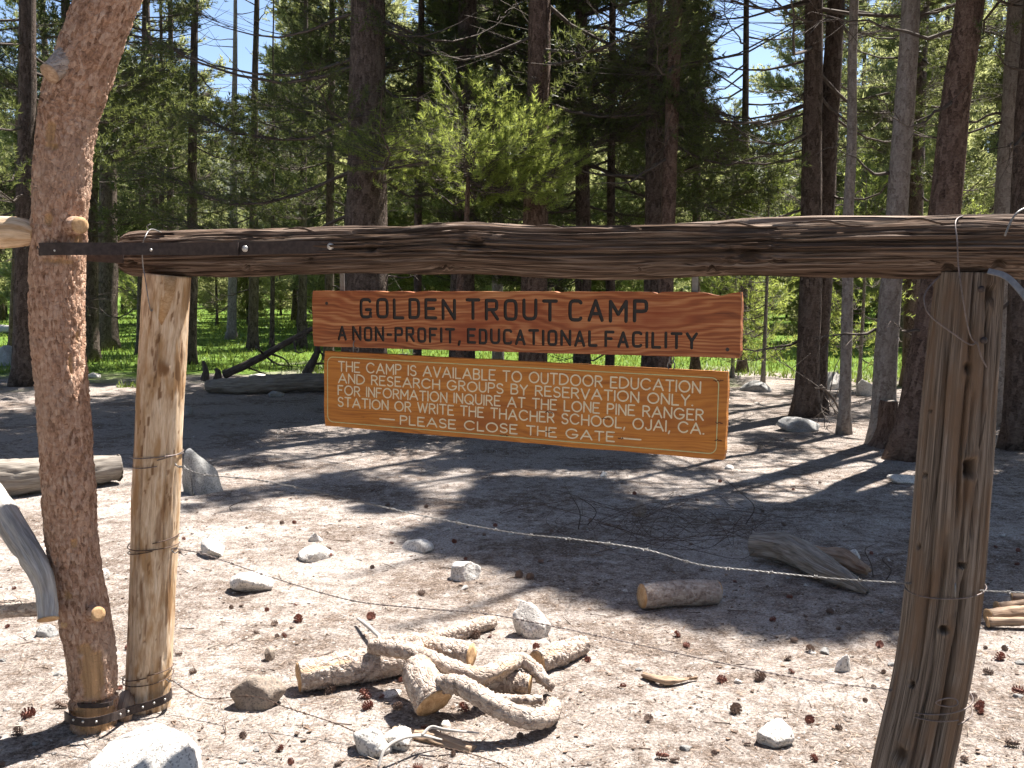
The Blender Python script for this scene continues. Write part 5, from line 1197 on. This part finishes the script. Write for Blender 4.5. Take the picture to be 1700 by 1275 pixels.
# tangle of old wire on the ground
r = np.random.default_rng(31); bits = []
for k in range(15):
    c = G(r.uniform(980, 1190), r.uniform(888, 925)); n = r.integers(8, 14); a = np.cumsum(r.uniform(0.35, 0.9, n)) * r.choice([-1, 1]) + r.random() * 6
    rad = r.uniform(0.18, 0.55) * (1 + 0.2 * r.normal(size=n)); q = np.stack([c[0] + np.cos(a) * rad * 1.3, c[1] + np.sin(a) * rad * 0.75, np.abs(r.normal(size=n)) * 0.08 + 0.015 + 0.1 * (r.random() < 0.4) * np.sin(np.linspace(0, 3.1, n))], -1)
    bits.append(tube(spline(q, n * 9), 0.0015, 4)[:3])
for k in range(40):
    v, f, g = bits[r.integers(0, 15)]; p_ = v[r.integers(0, len(v))]; d = unit(r.normal(size=3)); bits.append(tube(np.array([p_ - d * 0.014, p_, p_ + d * 0.014]), [0.0006, 0.0016, 0.0006], 4)[:3])
V, F, g = join(bits); c = G(1090, 905); o_ = mk('wire_tangle', V, F, MAT['rustwire'], origin=(c[0], c[1], 0)); tag(o_, 'loose tangle of rusty old barbed wire on the shaded ground', 'wire', kind=None)
for k, (px, py, h) in enumerate([(960, 880, 0.3), (975, 872, 0.24), (1238, 870, 0.3), (1450, 960, 0.2), (1470, 965, 0.16), (385, 850, 0.1)]):
    b = G(px, py); r = np.random.default_rng(200 + k); q = b + np.array([[0, 0, 0], [r.normal() * 0.03, 0, h * 0.4], [r.normal() * 0.06 - 0.03, 0, h * 0.8], [r.normal() * 0.08 - 0.05, 0, h]])
    V, F, g, _, _ = tube(spline(q, 14), np.linspace(0.004, 0.0015, 14), 5); o_ = mk('dry_stalk', V, F, MAT['limb'], origin=b, attrs={'grain': g}); tag(o_, ['thin dry stalk at the left edge of the wire tangle', 'shorter dry stalk beside the wire tangle', 'dry stalk right of the wire tangle', 'dry stalk behind the top wire at the grey post', 'short dry stalk at the grey post', 'tiny dry stalk in the sand by the grey boulder'][k], 'stalk')

# ------------------------------------------------------------------ pine cones
def cone_mesh(seed, mat):
    r = np.random.default_rng(seed); V, F = [], []; n = 46
    for k in range(n):
        f = k / n; a = k * 2.39996; z = f * 1.7 - 0.85; rad = 0.32 * math.sin((0.12 + 0.86 * f) * math.pi) + 0.08; ln = 0.55 * math.sin((0.15 + 0.8 * f) * math.pi) + 0.1
        d = np.array([math.cos(a), math.sin(a), 0]); s = np.array([-d[1], d[0], 0]); up = np.array([0, 0, 1]); tilt = unit(d * 0.9 + up * (0.75 * f - 0.1))
        b = d * rad * 0.5 + up * z; e = b + tilt * ln * r.uniform(0.85, 1.1); w_ = 0.12
        i = len(V); V += [b - s * w_ * 0.7, b + s * w_ * 0.7, e + s * w_ * 1.5, e - s * w_ * 1.5, e - up * 0.08 + tilt * 0.04]; F += [[i, i + 1, i + 2], [i, i + 2, i + 3], [i + 3, i + 2, i + 4]]
    core = tube(np.array([[0, 0, -0.95], [0, 0, -0.4], [0, 0, 0.3], [0, 0, 1.0]]), [0.12, 0.3, 0.26, 0.05], 6)
    F = np.array(F); V = np.array(V); F2 = [np.vstack([F, core[1][1] + len(V)]), core[1][0] + len(V)]
    return mesh('pine_cone', np.vstack([V, core[0]]), F2, mat, False)
cms = [cone_mesh(1, MAT['cone']), cone_mesh(2, MAT['cone']), cone_mesh(3, MAT['cone_grey'])]
r = np.random.default_rng(61); spots = [(548, 1150), (606, 1160), (610, 1178), (790, 1062), (862, 962), (1262, 1132), (1198, 1135), (1222, 1185), (1344, 1200), (1345, 1085), (1100, 1262), (935, 1075), (770, 1088), (102, 1175), (30, 1222), (48, 1192), (616, 1028), (700, 990), (495, 1030), (660, 1180), (770, 1180), (1000, 790), (1460, 1075), (1378, 1020), (880, 965), (1640, 1120), (1660, 1095), (1690, 1152), (1625, 1180), (1680, 1240)]
while len(spots) < 165: spots.append((r.uniform(-10, 1710), 800 + 480 * r.random() ** 1.1))
for k, (px, py) in enumerate(spots):
    b = G(px, py); s_ = r.uniform(0.011, 0.02) if k >= 30 else r.uniform(0.02, 0.028)
    o_ = bpy.data.objects.new('pine_cone', cms[int(r.choice([0, 1, 2], p=[0.3, 0.2, 0.5]))]); C.objects.link(o_)
    o_.location = (b[0], b[1], float(gh(b[0], b[1])) + s_ * 0.55); o_.scale = (s_,) * 3; o_.rotation_euler = (r.uniform(1.0, 2.0), r.normal() * 0.3, r.random() * 6.28)
    tag(o_, 'small open pine cone lying on the dusty ground', 'pine cone', 'pine cones scattered on the ground')

# ------------------------------------------------------------------ litter, pebbles, grass
r = np.random.default_rng(91); N = 70000
yy = 2.7 + 10.5 * r.random(N) ** 1.6; xx = (r.random(N) - 0.5) * 1.12 * yy * 1.02
cl = fbm(xx * 1.6, yy * 1.6, oct=3, seed=70); kp_ = r.random(N) < np.clip(0.5 + 1.1 * cl, 0.12, 1); xx, yy = xx[kp_], yy[kp_]; N = len(xx)
zz = gh(xx, yy) + 0.002 + 0.006 * r.random(N) ** 2; ln = r.uniform(0.012, 0.045, N) * np.where(r.random(N) < 0.05, 2.0, 1); wd = r.uniform(0.0012, 0.003, N); a = r.random(N) * 6.283; tl = r.normal(size=N) * 0.12
d = np.stack([np.cos(a), np.sin(a), tl], -1) * (ln / 2)[:, None]; s = np.stack([-np.sin(a), np.cos(a), r.normal(size=N) * 0.4], -1) * (wd / 2)[:, None]; c = np.stack([xx, yy, zz], -1)
V = np.stack([c - d - s, c - d + s, c + d + s * 0.6, c + d - s * 0.6], 1).reshape(-1, 3)
o = mk('needle_litter', V, np.arange(len(V)).reshape(-1, 4), MAT['litter'], origin=(0, 6, 0), smooth=False, attrs={'tone': np.repeat(r.random(N), 4)}); tag(o, 'fallen pine needles and twig bits strewn over the dusty ground', 'litter', kind='stuff')
N = 1500; yy = 2.8 + 9.5 * r.random(N) ** 1.5; xx = (r.random(N) - 0.5) * 1.12 * yy; a = r.random(N) * 6.283; ln = 0.015 + 0.09 * r.random(N) ** 3
A_ = np.stack([xx, yy, gh(xx, yy) + 0.003], -1); B_ = A_ + np.stack([np.cos(a) * ln, np.sin(a) * ln, 0.1 * ln * r.random(N)], -1); B_[:, 2] = np.maximum(B_[:, 2], gh(B_[:, 0], B_[:, 1]) + 0.003)
V, F = stems(A_, B_, 0.0024); o = mk('twig_litter', V, F, MAT['litter_dark'], origin=(0, 6, 0), smooth=False, attrs={'tone': np.repeat(r.random(N), 6)}); tag(o, 'short broken twigs strewn over the dusty ground', 'litter', kind='stuff')
N = 2600; yy = 2.8 + 9.5 * r.random(N) ** 1.5; xx = (r.random(N) - 0.5) * 1.12 * yy; kp_ = fbm(xx * 1.3, yy * 1.3, oct=3, seed=88) > -0.15; xx, yy = xx[kp_], yy[kp_]; N = len(xx); sz = 0.003 + 0.009 * r.random(N) ** 2
q4 = np.array([[-1, -0.5], [0.6, -0.8], [1, 0.5], [-0.4, 0.7]]); a = r.random(N) * 6.283; ca, sa = np.cos(a)[:, None], np.sin(a)[:, None]; qq = q4[None] * (0.6 + 0.7 * r.random((N, 4, 2))) * sz[:, None, None]
V = np.stack([xx[:, None] + qq[..., 0] * ca - qq[..., 1] * sa, yy[:, None] + qq[..., 0] * sa + qq[..., 1] * ca, (gh(xx, yy) + 0.003)[:, None] + sz[:, None] * 0.6 * r.random((N, 4))], -1); low = V.copy(); low[..., 2] -= 0.003
V = np.concatenate([V, low], 1).reshape(-1, 3); i8 = (np.arange(N) * 8)[:, None]; F = np.concatenate([i8 + np.array([c_]) for c_ in ([0, 1, 2, 3], [0, 4, 5, 1], [1, 5, 6, 2], [2, 6, 7, 3], [3, 7, 4, 0])])
o = mk('bark_chips', V, F, MAT['litter_dark'], origin=(0, 6, 0), smooth=False, attrs={'tone': np.repeat(r.random(N), 8)}); tag(o, 'dark flakes of bark and cone scattered over the dusty ground', 'litter', kind='stuff')
N = 6500; yy = 2.7 + 10 * r.random(N) ** 1.5; xx = (r.random(N) - 0.5) * 1.14 * yy; sz = 0.0025 + 0.006 * r.random(N) ** 2.5; zz = gh(xx, yy)
oct_ = np.array([[1, 0, 0], [0, 1, 0], [-1, 0, 0], [0, -1, 0], [0.1, 0.1, 0.8], [0, 0, -0.6]], float); of = np.array([[0, 1, 4], [1, 2, 4], [2, 3, 4], [3, 0, 4], [1, 0, 5], [2, 1, 5], [3, 2, 5], [0, 3, 5]])
V = np.stack([xx, yy, zz + sz * 0.25], -1)[:, None] + oct_[None] * sz[:, None, None] * (0.7 + 0.6 * r.random((N, 6, 1))); F = (of[None] + (np.arange(N) * 6)[:, None, None]).reshape(-1, 3)
o = mk('gravel', V.reshape(-1, 3), F, MAT['pebble'], origin=(0, 6, 0), smooth=False, attrs={'tone': np.repeat(r.random(N), 6)}); tag(o, 'fine gravel and crumbs of bark scattered over the ground', 'gravel', kind='stuff')
N = 64000; yy = 15.5 + 45 * r.random(N) ** 1.7; xx = (r.random(N) - 0.5) * 1.2 * yy
gm = yy + fbm(xx * 0.35, yy * 0.35, oct=3, seed=72) * 5; kp_ = gm > 17.2; xx, yy = xx[kp_], yy[kp_]; N = len(xx)
hgt = r.uniform(0.04, 0.13, N) * (0.7 + 0.6 * r.random(N)) ; w_ = 0.006 + yy * 0.0005; a = r.random(N) * 6.283; zz = gh(xx, yy) - 0.005
b = np.stack([xx, yy, zz], -1); s = np.stack([np.cos(a), np.sin(a), 0 * a], -1) * w_[:, None]; tip = b + np.stack([r.normal(size=N) * 0.04, r.normal(size=N) * 0.04, hgt], -1)
V = np.stack([b - s, b + s, tip], 1).reshape(-1, 3)
o = mk('meadow_grass', V, np.arange(len(V)).reshape(-1, 3), MAT['grass'], origin=(0, 30, 0), smooth=False, attrs={'tone': np.repeat(np.clip(0.5 + 0.6 * fbm(xx * 0.5, yy * 0.5, oct=3, seed=8) + 0.2 * r.normal(size=N), 0, 1), 3)}); tag(o, 'bright green short grass of the sunny meadow beyond the pines', 'grass', kind='stuff')
